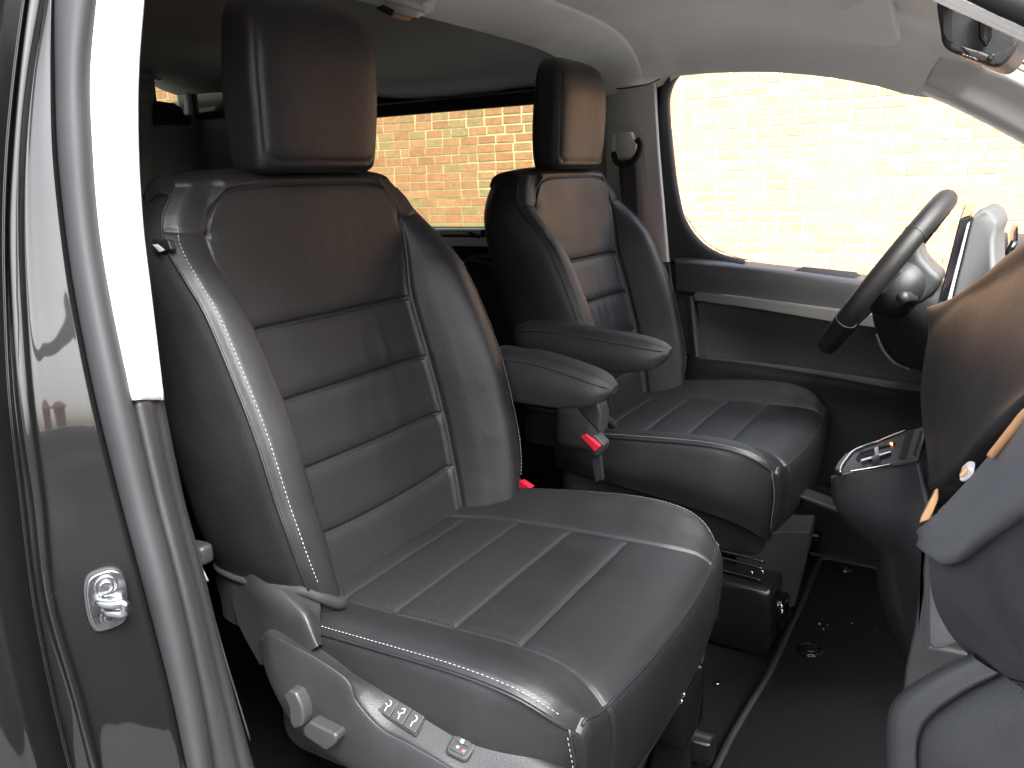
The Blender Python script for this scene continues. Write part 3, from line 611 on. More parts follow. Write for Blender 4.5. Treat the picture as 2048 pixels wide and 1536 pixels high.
paint = [ponp('sl', 4, -.02), ponp('sl', 1, -.004), ponp('sl', -8, .0015), ponp('sl', 0, .002, .15, 'pl'), ponp('sl', 0, .001, .4, 'pl'), ponp('sl', 0, -.001, .7, 'pl'), ponp('pl', 10, -.002), ponp('pl', 2, .002), ponp('pl', -3, .006), ponp('ra', 3, .006), ponp('ra', 0, -.001), ponp('ra', -3, -.006), ponp('rb', 3, -.006), ponp('rb', 0, .002), ponp('rb', -4, .004), ponp('rb', -8, -.002), [p + A([-.05, .03, 0]) for p in ponp('rb', -10, -.01)]]
o = vb(loft('pillar_panel', paint, M['paint'], van, 140, 150)); o['label'] = 'glossy dark painted door pillar'
# ridge pressed into the paint near the seal in the lower half
vb(tube('pressed_ridge', W3([(234, 1010, .4555), (266, 1130, .4555), (278, 1210, .4555), (303, 1320, .4558), (336, 1440, .4575), (370, 1540, .459), (398, 1620, .46)]), .0022, M['paint'], van, 60, 8))
# striker
sc = WPL([(216, 1200)], W(292, 1200, y=.455) + PN * .002, PN)[0]; sn = PN.copy()
if sn @ sc > 0: sn = -sn
sc = sc + sn * .004
stk = link('door_striker', None, van)
pl_out = [(223, 1138), (241, 1143), (251, 1157), (256, 1188), (256, 1223), (244, 1244), (202, 1260), (188, 1251), (178, 1223), (173, 1181), (178, 1157), (195, 1145)]
local(prism('gasket', [p + sn * -.006 for p in WPL([tuple(A([216, 1199]) + (A(p) - A([216, 1199])) * 1.05 + A([-3, 1])) for p in pl_out], sc, sn)], tuple(sn * .006), M['rubber'], stk, .001, rnd=60))
local(prism('striker_plate', WPL(pl_out, sc, sn), tuple(sn * .004), M['zinc'], stk, .0015, rnd=60))
def disc(nm, c, n, r, h, mat, par, seg=28, bev=.001):
    n = A(n, float) / np.linalg.norm(n); a = np.cross(n, [.3, .2, .9]); a /= np.linalg.norm(a); b = np.cross(n, a)
    return prism(nm, [A(c) + r * (math.cos(t) * a + math.sin(t) * b) for t in np.linspace(0, 2 * math.pi, seg, endpoint=False)], tuple(n * h), mat, par, bev)
for (px, py, r) in ((212, 1168, .0105), (219, 1229, .0085)):
    c = WPL([(px, py)], sc, sn)[0] + sn * .004
    local(disc('bolt', c, sn, r, .0025, M['zinc'], stk)); local(disc('bolt_head', c + sn * .0025, sn, r * .62, .003, M['zinc'], stk)); local(disc('bolt_socket', c + sn * .0056, sn, r * .28, .0006, M['rubber'], stk, 12, 0))
q1, q2, q3, q4 = [WPL([p], sc, sn)[0] for p in ((200, 1196), (245, 1186), (246, 1204), (212, 1216))]
local(tube('striker_loop', [q1 + sn * .002, q1 + sn * .012, (q1 + q2) / 2 + sn * .022, q2 + sn * .026, q3 + sn * .026, (q3 + q4) / 2 + sn * .020, q4 + sn * .010, q4 + sn * .002], .0046, M['zinc'], stk, 60, 12))
local(prism('striker_bridge', [q1 + sn * .003 + (q4 - q1) * -.2, q2 + sn * .003, q3 + sn * .003, q4 + sn * .003 + (q4 - q1) * .2], tuple(sn * .009), M['zinc'], stk, .002))
# rear side door behind the pillar, with its outer skin
rd = A([p + A([-.05, 0, 0]) for p in ponp('rb', -34, -.02)])
bow = A([[0, -.02 - .035 * max(0, (py - 300) / 1200.), 0] for py in PY])
rows = [rd + A([-.004, .06, 0]), rd + A([.002, .012, 0]), rd, rd + A([-.014, -.004, 0]) + bow * .35, rd + A([-.06, 0, 0]) + bow, rd + A([-.4, -.02, 0]) + bow * 1.2, rd + A([-1.4, -.02, 0]) + bow * 1.2, rd + A([-2.6, .04, 0])]
vb(loft('sliding_door_skin', rows, M['paint'], van, 60, 60))
# lower body side under the skin: sill
vb(rbox('sill', (-.6, .50, -1.10), (2.2, .14, .20), M['paint'], van, .02))
vb(rbox('sill_cover', (-.30, .545, -1.0), (1.5, .12, .03), M['plastic'], van, .01))
# belt stalk and slot by the near pillar
vb(rbox('belt_guide', tuple(W(400, 1105, y=.60)), (.03, .02, .025), M['plastic'], van, .006)); vb(tube('belt_slot_edge', W3([(398, 1128, .585), (408, 1146, .585), (416, 1163, .585)]), .0016, M['satin'], van, 10, 6))
vb(tube('trim_edge', W3([(322, 812, .575), (345, 900, .572), (368, 1005, .57), (402, 1130, .57), (440, 1280, .57), (500, 1480, .57)]), .0012, M['plastic_grey'], van, 50, 6))

# ------------------------------------------------------------------ the opened passenger door (out of frame on the right, seen in the paint's reflection)
od = thing('passenger_door', 'open black-trimmed passenger door of the van, swung outwards to the right of the doorway', 'car door', (.30, .40, -1.1))
RD = Matrix.Rotation(math.radians(-104), 3, 'Z')
def odp(nm, cx, cy, cz, sx, sy, sz, mt, bev=.01): return rbox(nm, tuple(RD @ Vector((cx, cy, cz + 1.1))), (sx, sy, sz), mt, od, bev, RD)
odp('door_panel', .54, -.02, -.66, 1.06, .06, .88, M['black'], .02); odp('door_skin', .54, .035, -.66, 1.10, .04, .92, M['paint'], .015)
odp('armrest', .60, -.085, -.40, .55, .08, .07, M['dash'], .02); odp('door_pocket', .55, -.075, -.92, .75, .07, .16, M['plastic'], .015); odp('trim_strip', .60, -.056, -.31, .85, .012, .03, M['satin'], .004)
odp('window_bar', .54, .01, .215, 1.02, .04, .04, M['steel_black'], .008); odp('window_bar', 1.05, .01, -.01, .05, .04, .44, M['steel_black'], .008); odp('window_bar', .06, .01, -.05, .05, .04, .36, M['steel_black'], .008)
odp('inner_handle', .30, -.075, -.34, .12, .02, .03, M['satin'], .006)
gpn = [tuple(RD @ Vector((a, .012, b + 1.1))) for a, b in ((.05, -.22), (1.05, -.22), (1.05, .21), (.05, .21))]; mesh('door_window', gpn, [(0, 1, 2, 3)], M['glass_clear'], od, False)
# ------------------------------------------------------------------ roof lining
def edge_z(x): return float(np.interp(x, [-.90, -.82, -.77, -.6, -.45, -.3, -.19], [.232, .250, .268, .262, .243, .206, .168]))
def ceil_z(x): return float(np.interp(x, [-.90, -.6, -.35, -.22, -.12, -.05], [.372, .370, .352, .315, .262, .215]))
def arch(x, dz=0, squash=1.0):
    e, c = edge_z(min(x, -.19)), ceil_z(x); h = c - e; out = []
    for yy_, f in ((2.225, -.10), (2.215, 0), (2.20, .22), (2.16, .52), (2.08, .78), (1.95, .93), (1.75, .985), (1.415, 1.0), (1.08, .985), (.88, .93), (.75, .78), (.67, .52), (.63, .22), (.615, 0), (.605, -.1)):
        out.append(A([x, yy_, e + h * f + dz]))
    return out
o = vb(loft('front_headliner', [arch(x) for x in (-.875, -.82, -.77, -.68, -.55, -.42, -.3, -.22, -.16, -.10)], M['headliner'], van, 120, 60)); o['label'] = 'pale cloth roof lining over the front seats'
a1 = arch(-.875); a2 = [p + A([-.012, 0, -.010]) for p in arch(-.875)]
a3 = [A([p[0] - .075, p[1], p[2] - .030 * max(0, min(1, (p[2] - .22) / .12))]) for p in a1]; a4 = [A([p[0] - .16, p[1] + (.012 if p[1] > 1.4 else -.012) * 0, p[2] - .050 * max(0, min(1, (p[2] - .22) / .12))]) for p in a1]
o = vb(loft('roof_crossbar_cover', [a1, a2, a3, a4], M['headliner'], van, 120, 24)); o['label'] = 'pale arched roof lining step behind the front seats'
def lift(c, x, dz): return [A([x, p[1] + (.055 if p[1] > 2.17 else 0), max(.285, p[2]) - dz]) for p in c]
rear = [a4, lift(a1, -1.08, .012), lift(a1, -1.25, .02), lift(a1, -1.7, .02), lift(a1, -2.2, -.045), lift(a1, -2.78, -.07)]
rear_old = [a4, [A([p[0] - .17, p[1], p[2] - .052 * max(0, min(1, (p[2] - .2) / .12))]) for p in a1], [A([-1.5, p[1], p[2] - .035]) for p in a1], [A([-2.0, p[1], p[2] - .03]) for p in a1], [A([-2.78, p[1], p[2] - .03]) for p in a1]]
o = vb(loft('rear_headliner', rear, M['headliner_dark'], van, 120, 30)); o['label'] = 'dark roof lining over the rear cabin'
vb(rbox('roof_panel', (-1.42, 1.415, .465), (2.75, 1.70, .02), M['paint'], van, .008))
for y_ in (.58, 2.27): vb(rbox('roof_rail', (-1.45, y_, .355), (2.7, .07, .19), M['paint'], van, .03))
# ------------------------------------------------------------------ far side behind the driver's door
def hole_wall(nm, x0, x1, z0, z1, wx0, wx1, wz0, wz1, y, th, mat, par):
    for (a, b, c, d) in ((x0, x1, wz1, z1), (x0, x1, z0, wz0), (x0, wx0, wz0, wz1), (wx1, x1, wz0, wz1)):
        if b - a > .005 and d - c > .005: vb(rbox(nm, ((a + b) / 2, y, (c + d) / 2), (b - a, th, d - c), mat if (c + d) / 2 > -.3 else M['black'], par, .002))
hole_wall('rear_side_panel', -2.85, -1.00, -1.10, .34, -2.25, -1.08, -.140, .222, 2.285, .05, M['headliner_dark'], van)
vb(rbox('window_header', (-1.67, 2.252, .236), (1.20, .018, .036), M['black'], van, .004))
o = vb(pane('rear_side_window', (-1.665, 2.325, .04), 1.2, .42, M['glass_tint'], van, 9)); o['label'] = 'tinted side window in the sliding door on the far side'
rs = link('window_sill_trim', None, van)
M['rail'] = mat_new('grey_green_sill', (.50, .53, .51), .5)
local(rbox('sill_ledge', (-1.55, 2.225, -.150), (1.05, .085, .018), M['rail'], rs, .006)); local(rbox('sill_rail', (-1.55, 2.185, -.178), (1.05, .02, .030), M['rail'], rs, .005))
local(rbox('sill_gap', (-1.55, 2.180, -.1615), (1.04, .012, .006), M['black'], rs, .001)); local(rbox('blind_hook', tuple(W(950, 470, y=2.18)), (.045, .012, .010), M['black'], rs, .003, Matrix.Rotation(math.radians(18), 3, 'Y')))
local(rbox('blind_hook_end', tuple(W(968, 466, y=2.178)), (.018, .012, .022), M['black'], rs, .003))
# near side rear wall and tail
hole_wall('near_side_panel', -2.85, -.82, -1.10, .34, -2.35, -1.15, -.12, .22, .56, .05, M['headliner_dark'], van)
vb(pane('near_side_window', (-1.75, .50, .05), 1.22, .36, M['glass_tint'], van))
tw = [(311, 161), (372, 165), (374, 228), (366, 229), (361, 217), (345, 206), (312, 201)]
tp = W3([(a, b, 0) if 0 else (a, b, None, -2.70) for a, b in tw])
hy0, hy1 = min(p[1] for p in tp), max(p[1] for p in tp); hz0, hz1 = min(p[2] for p in tp), max(p[2] for p in tp)
for (ya, yb_, za, zb) in ((.55, 2.32, hz1, .48), (.55, 2.32, -1.1, hz0), (.55, hy0, hz0, hz1), (hy1, 2.32, hz0, hz1)):
    if yb_ - ya > .004: vb(rbox('tailgate_panel', (-2.71, (ya + yb_) / 2, (za + zb) / 2), (.03, yb_ - ya, zb - za), M['headliner_dark'], van, 0))
vb(pane('tailgate_window', (-2.74, (hy0 + hy1) / 2, (hz0 + hz1) / 2), hy1 - hy0 + .06, hz1 - hz0 + .06, M['glass_tint'], van, 0, 'x'))
vb(prism('tailgate_frame', W3([(a, b, None, -2.69) for a, b in [(308, 202), (345, 207), (360, 218), (365, 231), (378, 231), (378, 250), (308, 250)]]), (.012, 0, 0), M['black'], van, 0))
vb(rbox('van_floor', (-1.0, 1.415, -1.02), (3.7, 1.74, .10), M['black'], van, 0))
# ------------------------------------------------------------------ far B pillar cover + belt
fb = [W3([(1206, 176, 2.275), (1208, 300, 2.275), (1212, 420, 2.275), (1222, 560, 2.275)]), W3([(1216, 174, 2.235), (1220, 300, 2.235), (1228, 420, 2.235), (1242, 540, 2.235)]), W3([(1258, 171, 2.205), (1264, 300, 2.205), (1276, 420, 2.205), (1292, 530, 2.205)]), W3([(1298, 168, 2.198), (1304, 280, 2.198), (1314, 400, 2.198), (1326, 524, 2.198)]),
      W3([(1311, 167, 2.206), (1317, 280, 2.206), (1327, 400, 2.206), (1338, 524, 2.206)]), W3([(1314, 167, 2.25), (1320, 280, 2.25), (1330, 400, 2.25), (1341, 524, 2.25)])]
o = vb(loft('far_pillar_cover', fb, M['trim_far'], van, 60, 50)); o['label'] = 'pale grey pillar cover behind the driver seat, with the belt anchor'
fl_ = [W3([(1222, 545, 2.25), (1235, 640, 2.25), (1250, 900, 2.25)]), W3([(1290, 527, 2.215), (1300, 640, 2.215), (1320, 900, 2.215)]), W3([(1335, 526, 2.215), (1345, 640, 2.215), (1352, 900, 2.215)]), W3([(1340, 524, 2.25), (1350, 640, 2.25), (1356, 900, 2.25)])]
vb(loft('lower_pillar_cover', fl_, M['plastic'], van, 30, 30))
vb(tube('cover_outline', W3([(1222, 256, 2.222), (1230, 252, 2.214), (1272, 252, 2.200), (1282, 262, 2.198), (1290, 320, 2.197), (1296, 372, 2.197), (1292, 384, 2.198), (1282, 386, 2.2)]), .0012, M['trim_far'], van, 60, 6))
vb(tube('lining_joint', W3([(1216, 178, 2.225), (1240, 177, 2.21), (1262, 175, 2.196), (1282, 171, 2.19), (1300, 167, 2.19), (1320, 158, 2.195)]), .0018, M['black'], van, 30, 6))
blt = thing('seat_belt', 'dark seat belt hanging from its pale guide on the far door pillar', 'seat belt', tuple(W(1255, 300, y=2.17)))
o = local(loft('belt_guide', [W3([(1226, 270, 2.20), (1224, 295, 2.20), (1230, 312, 2.2)]), W3([(1232, 266, 2.165), (1234, 292, 2.165), (1242, 314, 2.165)]), W3([(1262, 264, 2.16), (1268, 290, 2.155), (1266, 314, 2.16)]), W3([(1270, 270, 2.20), (1276, 292, 2.2), (1272, 312, 2.2)])], M['trim_far'], blt, 16, 16))
local(tube('belt_ring', W3([(1227, 306, 2.168), (1232, 322, 2.16), (1248, 330, 2.155), (1264, 324, 2.155), (1276, 308, 2.158), (1281, 290, 2.16), (1274, 278, 2.16)]), .0085, M['black'], blt, 40, 8))
local(loft('webbing', [W3([(1236, 322, 2.165), (1241, 380, 2.15), (1250, 440, 2.13), (1262, 520, 2.1)]), W3([(1270, 318, 2.160), (1274, 380, 2.145), (1278, 440, 2.125), (1292, 520, 2.095)])], M['belt'], blt, 30, 6, .002))

# ------------------------------------------------------------------ driver's door
door = thing('driver_door', 'black driver door panel under the bright side window on the far side', 'car door', (-.4, 2.25, -.9))
def dd(o): return local(o)
xs_r = [2075, 2080]
win_in = [(1400, 135), (1378, 141), (1357, 153), (1343, 178), (1338, 212), (1345, 300), (1355, 380), (1370, 440), (1400, 482), (1440, 507), (1490, 520)]
win_out = [(1396, 131), (1366, 138), (1336, 156), (1321, 190), (1318, 260), (1324, 400), (1332, 500), (1350, 522), (1400, 528), (1440, 530), (1490, 526)]
o = dd(loft('window_gasket', [[W(a, b, y=2.215) for a, b in win_out], [W((a + c) / 2, (b + d) / 2, y=2.225) for (a, b), (c, d) in zip(win_out, win_in)], [W(a, b, y=2.245) for a, b in win_in], [W(a + 3, b, y=2.30) for a, b in win_in]], M['rubber_d'] if 'rubber_d' in M else M['black'], door, 90, 12))
dd(tube('chrome_line', WL([(1372, 432), (1398, 470), (1430, 496), (1475, 515), (1500, 520)], 2.262), .0012, M['satin'], door, 40, 6))
vb(prism('pillar_foot', W3([(1322, 512, 2.262), (1366, 512, 2.262), (1366, 570, 2.262), (1322, 570, 2.262)]), (0, .02, 0), M['black'], van, 0))
dd(loft('window_frame', [W3([(1314, 175, 2.235), (1315, 300, 2.235), (1322, 420, 2.235), (1336, 530, 2.235)]), W3([(1333, 165, 2.235), (1330, 300, 2.235), (1336, 420, 2.235), (1350, 530, 2.235)])], M['steel_black'], door, 40, 6, .002))
wo = [(1395, 90), (1320, 110), (1310, 250), (1325, 540), (1480, 560), (2080, 600), (2300, 560), (2300, 380), (2048, 250), (1842, 130), (1700, 110)]
gp = [W(a, b, y=2.30) for a, b in wo]; o = mesh('side_window', gp, [tuple(range(len(gp)))], M['glass_clear'], door, False); dd(o)
belt_b = [(1340, 512, 2.275), (1400, 513, 2.275), (1480, 521, 2.275), (1580, 532, 2.275), (1700, 546, 2.275), (1800, 556, 2.275), (1900, 562, 2.275), (2060, 575, 2.275)]
belt_t = [(1345, 513, 2.235), (1400, 515, 2.235), (1480, 525, 2.235), (1580, 537, 2.235), (1700, 552, 2.235), (1800, 562, 2.235), (1900, 570, 2.235), (2060, 585, 2.235)]
belt_f = [(1350, 520, 2.195), (1400, 525, 2.19), (1480, 533, 2.19), (1580, 545, 2.19), (1700, 560, 2.19), (1800, 572, 2.19), (1900, 582, 2.19), (2060, 600, 2.19)]
face1 = [(1352, 536, 2.182), (1400, 541, 2.178), (1480, 549, 2.178), (1580, 561, 2.178), (1700, 576, 2.178), (1800, 590, 2.178), (1900, 600, 2.178), (2060, 620, 2.178)]
face2 = [(1352, 580, 2.182), (1390, 584, 2.178), (1480, 592, 2.178), (1580, 606, 2.178), (1700, 622, 2.178), (1800, 636, 2.178), (1900, 650, 2.178), (2060, 670, 2.178)]
o = dd(loft('upper_panel', [W3(belt_b), W3(belt_t), W3(belt_f), W3(face1), W3(face2)], M['dash'], door, 90, 50)); o['label'] = 'soft grained upper door panel below the window'
rec_t = [(1352, 604, 2.19), (1392, 607, 2.20), (1480, 617, 2.225), (1580, 631, 2.225), (1700, 648, 2.225), (1800, 662, 2.225), (2060, 700, 2.225)]
rec_b = [(1354, 700, 2.19), (1394, 706, 2.205), (1480, 716, 2.235), (1580, 728, 2.235), (1700, 745, 2.235), (1800, 758, 2.235), (2060, 790, 2.235)]
led_1 = [(1354, 712, 2.185), (1394, 716, 2.165), (1480, 724, 2.150), (1580, 738, 2.140), (1700, 758, 2.130), (1780, 774, 2.12), (1860, 782, 2.10), (2060, 790, 2.1)]
led_2 = [(1354, 722, 2.182), (1394, 727, 2.160), (1480, 737, 2.144), (1580, 752, 2.134), (1700, 772, 2.124), (1780, 786, 2.115), (1860, 794, 2.095), (2060, 802, 2.095)]
low_1 = [(1356, 800, 2.19), (1396, 810, 2.17), (1480, 820, 2.16), (1580, 835, 2.155), (1700, 850, 2.15), (1860, 870, 2.14), (2060, 890, 2.14)]
low_2 = [(1360, 1050, 2.19), (1396, 1060, 2.17), (1480, 1070, 2.16), (1580, 1080, 2.155), (1700, 1090, 2.15), (1860, 1100, 2.14), (2060, 1120, 2.14)]
face2b = [(a, b + 2, c + .006) for a, b, c in face2]
o = dd(loft('door_pocket', [W3(face2b), W3([(a, b - 4, c) for a, b, c in rec_t]), W3(rec_t), W3(rec_b), W3([(a, b + 4, c - .01) for a, b, c in rec_b]), W3(led_1), W3(led_2), W3(low_1), W3(low_2)], M['plastic'], door, 90, 110)); o['label'] = 'recessed black lower door panel'
dd(loft('pocket_end', [W3([(1368, 590, 2.17), (1374, 650, 2.165), (1380, 715, 2.16)]), W3([(1385, 592, 2.168), (1390, 650, 2.162), (1396, 714, 2.156)]), W3([(1396, 600, 2.21), (1402, 650, 2.21), (1412, 708, 2.21)])], M['plastic'], door, 20, 16))
o = dd(prism('trim_strip', W3([(1385, 592, 2.165), (1388, 587, 2.165), (1398, 585, 2.165), (1520, 599, 2.165), (1660, 617, 2.165), (1800, 636, 2.165), (1960, 660, 2.165), (1960, 690, 2.165), (1800, 663, 2.165), (1655, 643, 2.165), (1520, 620, 2.165), (1398, 603, 2.165), (1388, 602, 2.165)]), (0, .02, 0), M['satin'], door, .003)); o['label'] = 'satin grey trim strip across the door'
dd(prism('demister_slot', W3([(1588, 543, 2.212), (1606, 535, 2.238), (1712, 546, 2.238), (1720, 552, 2.225), (1702, 558, 2.205)]), (0, 0, .0025), M['black'], door, 0))
dd(tube('slot_rim', W3([(1578, 544, 2.207), (1640, 551, 2.204), (1704, 559, 2.202)]), .0010, M['black'], door, 12, 5))
dd(rbox('outer_door_skin', (-.42, 2.335, -.70), (1.05, .02, .85), M['paint'], door, .004))
dd(rbox('door_mirror', (.16, 2.44, -.0), (.12, .20, .22), M['gloss'], door, .03))
# ------------------------------------------------------------------ A pillars, windscreen, front closures
apf = [W3([(1838, 186, 2.26), (1920, 222, 2.26), (2048, 290, 2.26), (2230, 400, 2.26)]), W3([(1842, 184, 2.205), (1920, 219, 2.205), (2048, 286, 2.205), (2230, 395, 2.205)]), W3([(1848, 168, 2.180), (1925, 203, 2.180), (2048, 266, 2.18), (2230, 370, 2.18)]), W3([(1862, 140, 2.165), (1940, 168, 2.165), (2048, 216, 2.165), (2230, 310, 2.165)]),
       W3([(1884, 106, 2.14), (1960, 128, 2.14), (2048, 170, 2.14), (2230, 262, 2.14)]), W3([(1896, 78, 2.14), (1990, 116, 2.15), (2048, 146, 2.15), (2230, 238, 2.15)])]
o = vb(loft('windscreen_pillar_cover', apf, M['trim_light'], van, 50, 40, .002)); o['label'] = 'pale windscreen pillar cover on the far side'
vb(tube('windscreen_seal', W3([(1900, 70, 2.16), (2008, 124, 2.16), (2048, 145, 2.16), (2230, 237, 2.16)]), .0035, M['black'], van, 20, 8))
ny = .625
apn = [[W(a, b, y=ny + d) for a, b in ((1760, -52 + s1), (1880, 7 + s1), (1960, 43 + s1), (2041, 80 + s1), (2250, 175 + s1))] for d, s1 in ((.05, 1), (.0, 0), (-.008, -6), (-.012, -30), (-.006, -55), (.004, -64), (.05, -66))]
o = vb(loft('windscreen_pillar_cover', apn, M['trim_light'], van, 50, 40)); o['label'] = 'pale windscreen pillar cover on the near side, above the doorway'
vb(tube('door_seal', [W(a, b, y=.60) for a, b in ((1760, -150), (1900, -62), (2010, -6), (2060, 16), (2250, 110))], .010, M['black'], van, 30, 10))
ws_ = [(-.10, .63, .250), (.95, .60, -.27), (.95, 2.23, -.27), (-.10, 2.2, .250)]
mesh('windscreen', ws_, [(0, 1, 2, 3)], M['glass_clear'], van, False); vb(bpy.data.objects['windscreen'])
vb(loft('windscreen_header', [[A([-.115, y_, .262 - .045 * abs((y_ - 1.415) / .8) ** 3]) for y_ in np.linspace(.63, 2.2, 12)], [A([-.085, y_, .238 - .045 * abs((y_ - 1.415) / .8) ** 3]) for y_ in np.linspace(.63, 2.2, 12)], [A([-.075, y_, .262 - .045 * abs((y_ - 1.415) / .8) ** 3]) for y_ in np.linspace(.63, 2.2, 12)], [A([-.12, y_, .39]) for y_ in np.linspace(.63, 2.2, 12)]], M['headliner'], van, 40, 16))
for y_, nm in ((.42, 'front_wing'), (2.36, 'front_wing')): vb(rbox(nm, (.75, y_, -.72), (1.0, .06, .85), M['paint'], van, .02))
vb(rbox('bonnet', (1.25, 1.415, -.36), (.7, 1.85, .04), M['paint'], van, .02)); vb(rbox('firewall', (.92, 1.415, -.70), (.04, 1.8, .8), M['black'], van, 0))
vb(rbox('cowl', (.90, 1.415, -.30), (.14, 1.8, .05), M['black'], van, .01))
vb(rbox('hinge_pillar', (.22, .47, -.60), (.16, .12, .80), M['paint'], van, .02))
# ------------------------------------------------------------------ cabin lamp, visor, mirror
lamp = thing('cabin_lamp', 'pale oblong reading lamp on the roof lining above the near seat', 'lamp', (-1.0, 1.33, .31))
lc = W(800, 14, y=1.30)
local(prism('lamp_housing', [W(a, b, y=1.30 + c) for a, b, c in ((735, 4, 0), (770, 22, 0), (835, 38, 0), (870, 22, .06), (800, -12, .06))], (0, .01, .025), M['trim_far'], lamp, .004))
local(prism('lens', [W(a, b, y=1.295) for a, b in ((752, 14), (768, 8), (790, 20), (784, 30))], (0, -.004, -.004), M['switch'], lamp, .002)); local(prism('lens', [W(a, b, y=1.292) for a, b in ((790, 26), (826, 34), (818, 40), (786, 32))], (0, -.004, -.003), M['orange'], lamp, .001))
local(tube('lamp_rim', [W(a, b, y=1.285) for a, b in ((770, -4), (815, 8), (856, 22))], .006, M['trim_far'], lamp, 14, 8))
vis = thing('sun_visor', 'pale folded sun visor against the roof lining above the steering wheel', 'sun visor', (-.25, 1.9, .3))
vo = [(1560, -50, 1.62), (1566, 5, 1.80), (1600, 44, 1.92), (1640, 72, 1.98), (1700, 84, 2.00), (1760, 94, 2.01), (1790, 92, 2.0), (1799, 82, 1.99), (1794, 60, 1.94), (1782, 10, 1.84), (1764, -60, 1.66)]
local(prism('visor_board', W3(vo), (.004, .004, .016), M['headliner'], vis, .006)); 
o = local(prism('vanity_cover', W3([(1640, -30, 1.70), (1668, 10, 1.782), (1690, 15, 1.79), (1725, 4, 1.775), (1740, -30, 1.71)]), (-.001, -.003, -.004), M['trim_light'], vis, .001))
rvm = thing('rear_view_mirror', 'black interior mirror hanging at the top of the windscreen', 'mirror', (-.05, 1.40, .18))
mo = [(1878, -20), (1881, 70), (1886, 90), (1900, 103), (1940, 118), (1984, 134), (2004, 131), (2022, 114), (2036, 88), (2034, 60), (1990, 10), (1960, -25)]
local(prism('mirror_housing', WL(mo, 1.40), (.012, .24, .01), M['dash'], rvm, .006, rnd=70))
local(prism('mirror_glass', WL([(1884, -10), (1886, 66), (1896, 84), (1908, 86), (1906, -10)], 1.398), (0, -.003, 0), M['black'], rvm, .001)); local(prism('sensor_cover', WL([(1956, 18), (1958, 78), (1972, 98), (1984, 76), (1988, 20)], 1.398), (0, -.012, 0), M['gloss'], rvm, .004))
local(prism('housing_rim', WL([(1920, 92), (1962, 104), (1980, 112), (2010, 100), (2034, 84), (2022, 112), (2004, 130), (1984, 133), (1940, 117)], 1.397), (0, -.008, 0), M['plastic_grey'], rvm, .003))
for k in range(4): local(tube('light_slot', WL([(1922 + k * 7, 107 + k * 2.2), (1934 + k * 7, 115 + k * 2.2)], 1.388), .0016, M['bronze'], rvm, 4, 5))
local(disc('sensor_eye', W(1982, 114, y=1.388), (0, -1, 0), .004, .003, M['gloss'], rvm))
local(tube('mirror_stem', [W(1990, 60, y=1.5), W(2010, 0, y=1.5), W(2020, -60, y=1.5)], .012, M['black'], rvm, 8, 10))
# ------------------------------------------------------------------ steering wheel
Cw = A([-.205, 1.865, -.212]); nW = A([.835, 0, -.550]); nW /= np.linalg.norm(nW); uW = A([.550, 0, .835]); uW /= np.linalg.norm(uW); vW = A([0, 1., 0])
whl = thing('steering_wheel', 'dark grey steering wheel seen edge-on in front of the driver seat', 'steering wheel', tuple(Cw))
RW = .180
ring = [Cw + RW * (math.cos(t) * uW + math.sin(t) * vW) for t in np.linspace(0, 2 * math.pi, 48, endpoint=False)]
o = local(tube('rim', ring, .0205, M['wheel'], whl, 160, 18, closed=True))
for sgn in (-1, 1):
    for a_ in (52, 118):
        t = math.radians(a_) * sgn; c = Cw + RW * (math.cos(t) * uW + math.sin(t) * vW); tt = -math.sin(t) * uW + math.cos(t) * vW
        b1 = np.cross(tt, nW); P = [c + .0207 * (math.cos(s) * nW + math.sin(s) * b1) for s in np.linspace(0, 2 * math.pi, 20, endpoint=False)]
        local(tube('rim_joint', P, .0009, M['hub'], whl, 40, 5, closed=True))
def WH(u, v, n_): return Cw + u * uW + v * vW + n_ * nW
for sgn in (-1, 1):
    local(loft('spoke', [[WH(.035, sgn * .05, .03), WH(.04, sgn * .12, .018), WH(.02, sgn * .176, .0)], [WH(-.03, sgn * .05, .03), WH(-.02, sgn * .12, .018), WH(-.025, sgn * .174, .0)]], M['hub'], whl, 20, 8, .016))
local(loft('spoke', [[WH(-.04, -.03, .03), WH(-.12, -.02, .02), WH(-.176, -.018, .002)], [WH(-.04, .03, .03), WH(-.12, .02, .02), WH(-.176, .018, .002)]], M['satin'], whl, 20, 8, .014))
hubr = []
for dn, rr in ((-.004, .02), (-.004, .065), (.010, .084), (.034, .090), (.060, .084), (.080, .064), (.088, .03)): hubr.append([WH(rr * .82 * math.cos(t), rr * 1.1 * math.sin(t), dn) for t in np.linspace(0, 2 * math.pi, 32)])
local(loft('hub_back', hubr, M['plastic'], whl, 48, 30))
local(prism('hub_cover', W3([(1811, 492, 1.80), (1836, 486, 1.80), (1846, 516, 1.80), (1868, 540, 1.80), (1888, 556, 1.80), (1872, 584, 1.80), (1846, 606, 1.80), (1800, 620, 1.80), (1752, 632, 1.80), (1750, 604, 1.80), (1782, 572, 1.80), (1804, 530, 1.80)]), (0, .13, .0), M['hub'], whl, .014, 5))
for u_, v_, w_ in ((.02, -.078, .018), (.0, -.082, .016), (-.012, -.074, .012)): local(rbox('hub_button', tuple(WH(u_, v_, .012)), (w_, .012, .006), M['switch'], whl, .002, Matrix.Rotation(math.radians(33), 3, 'Y')))

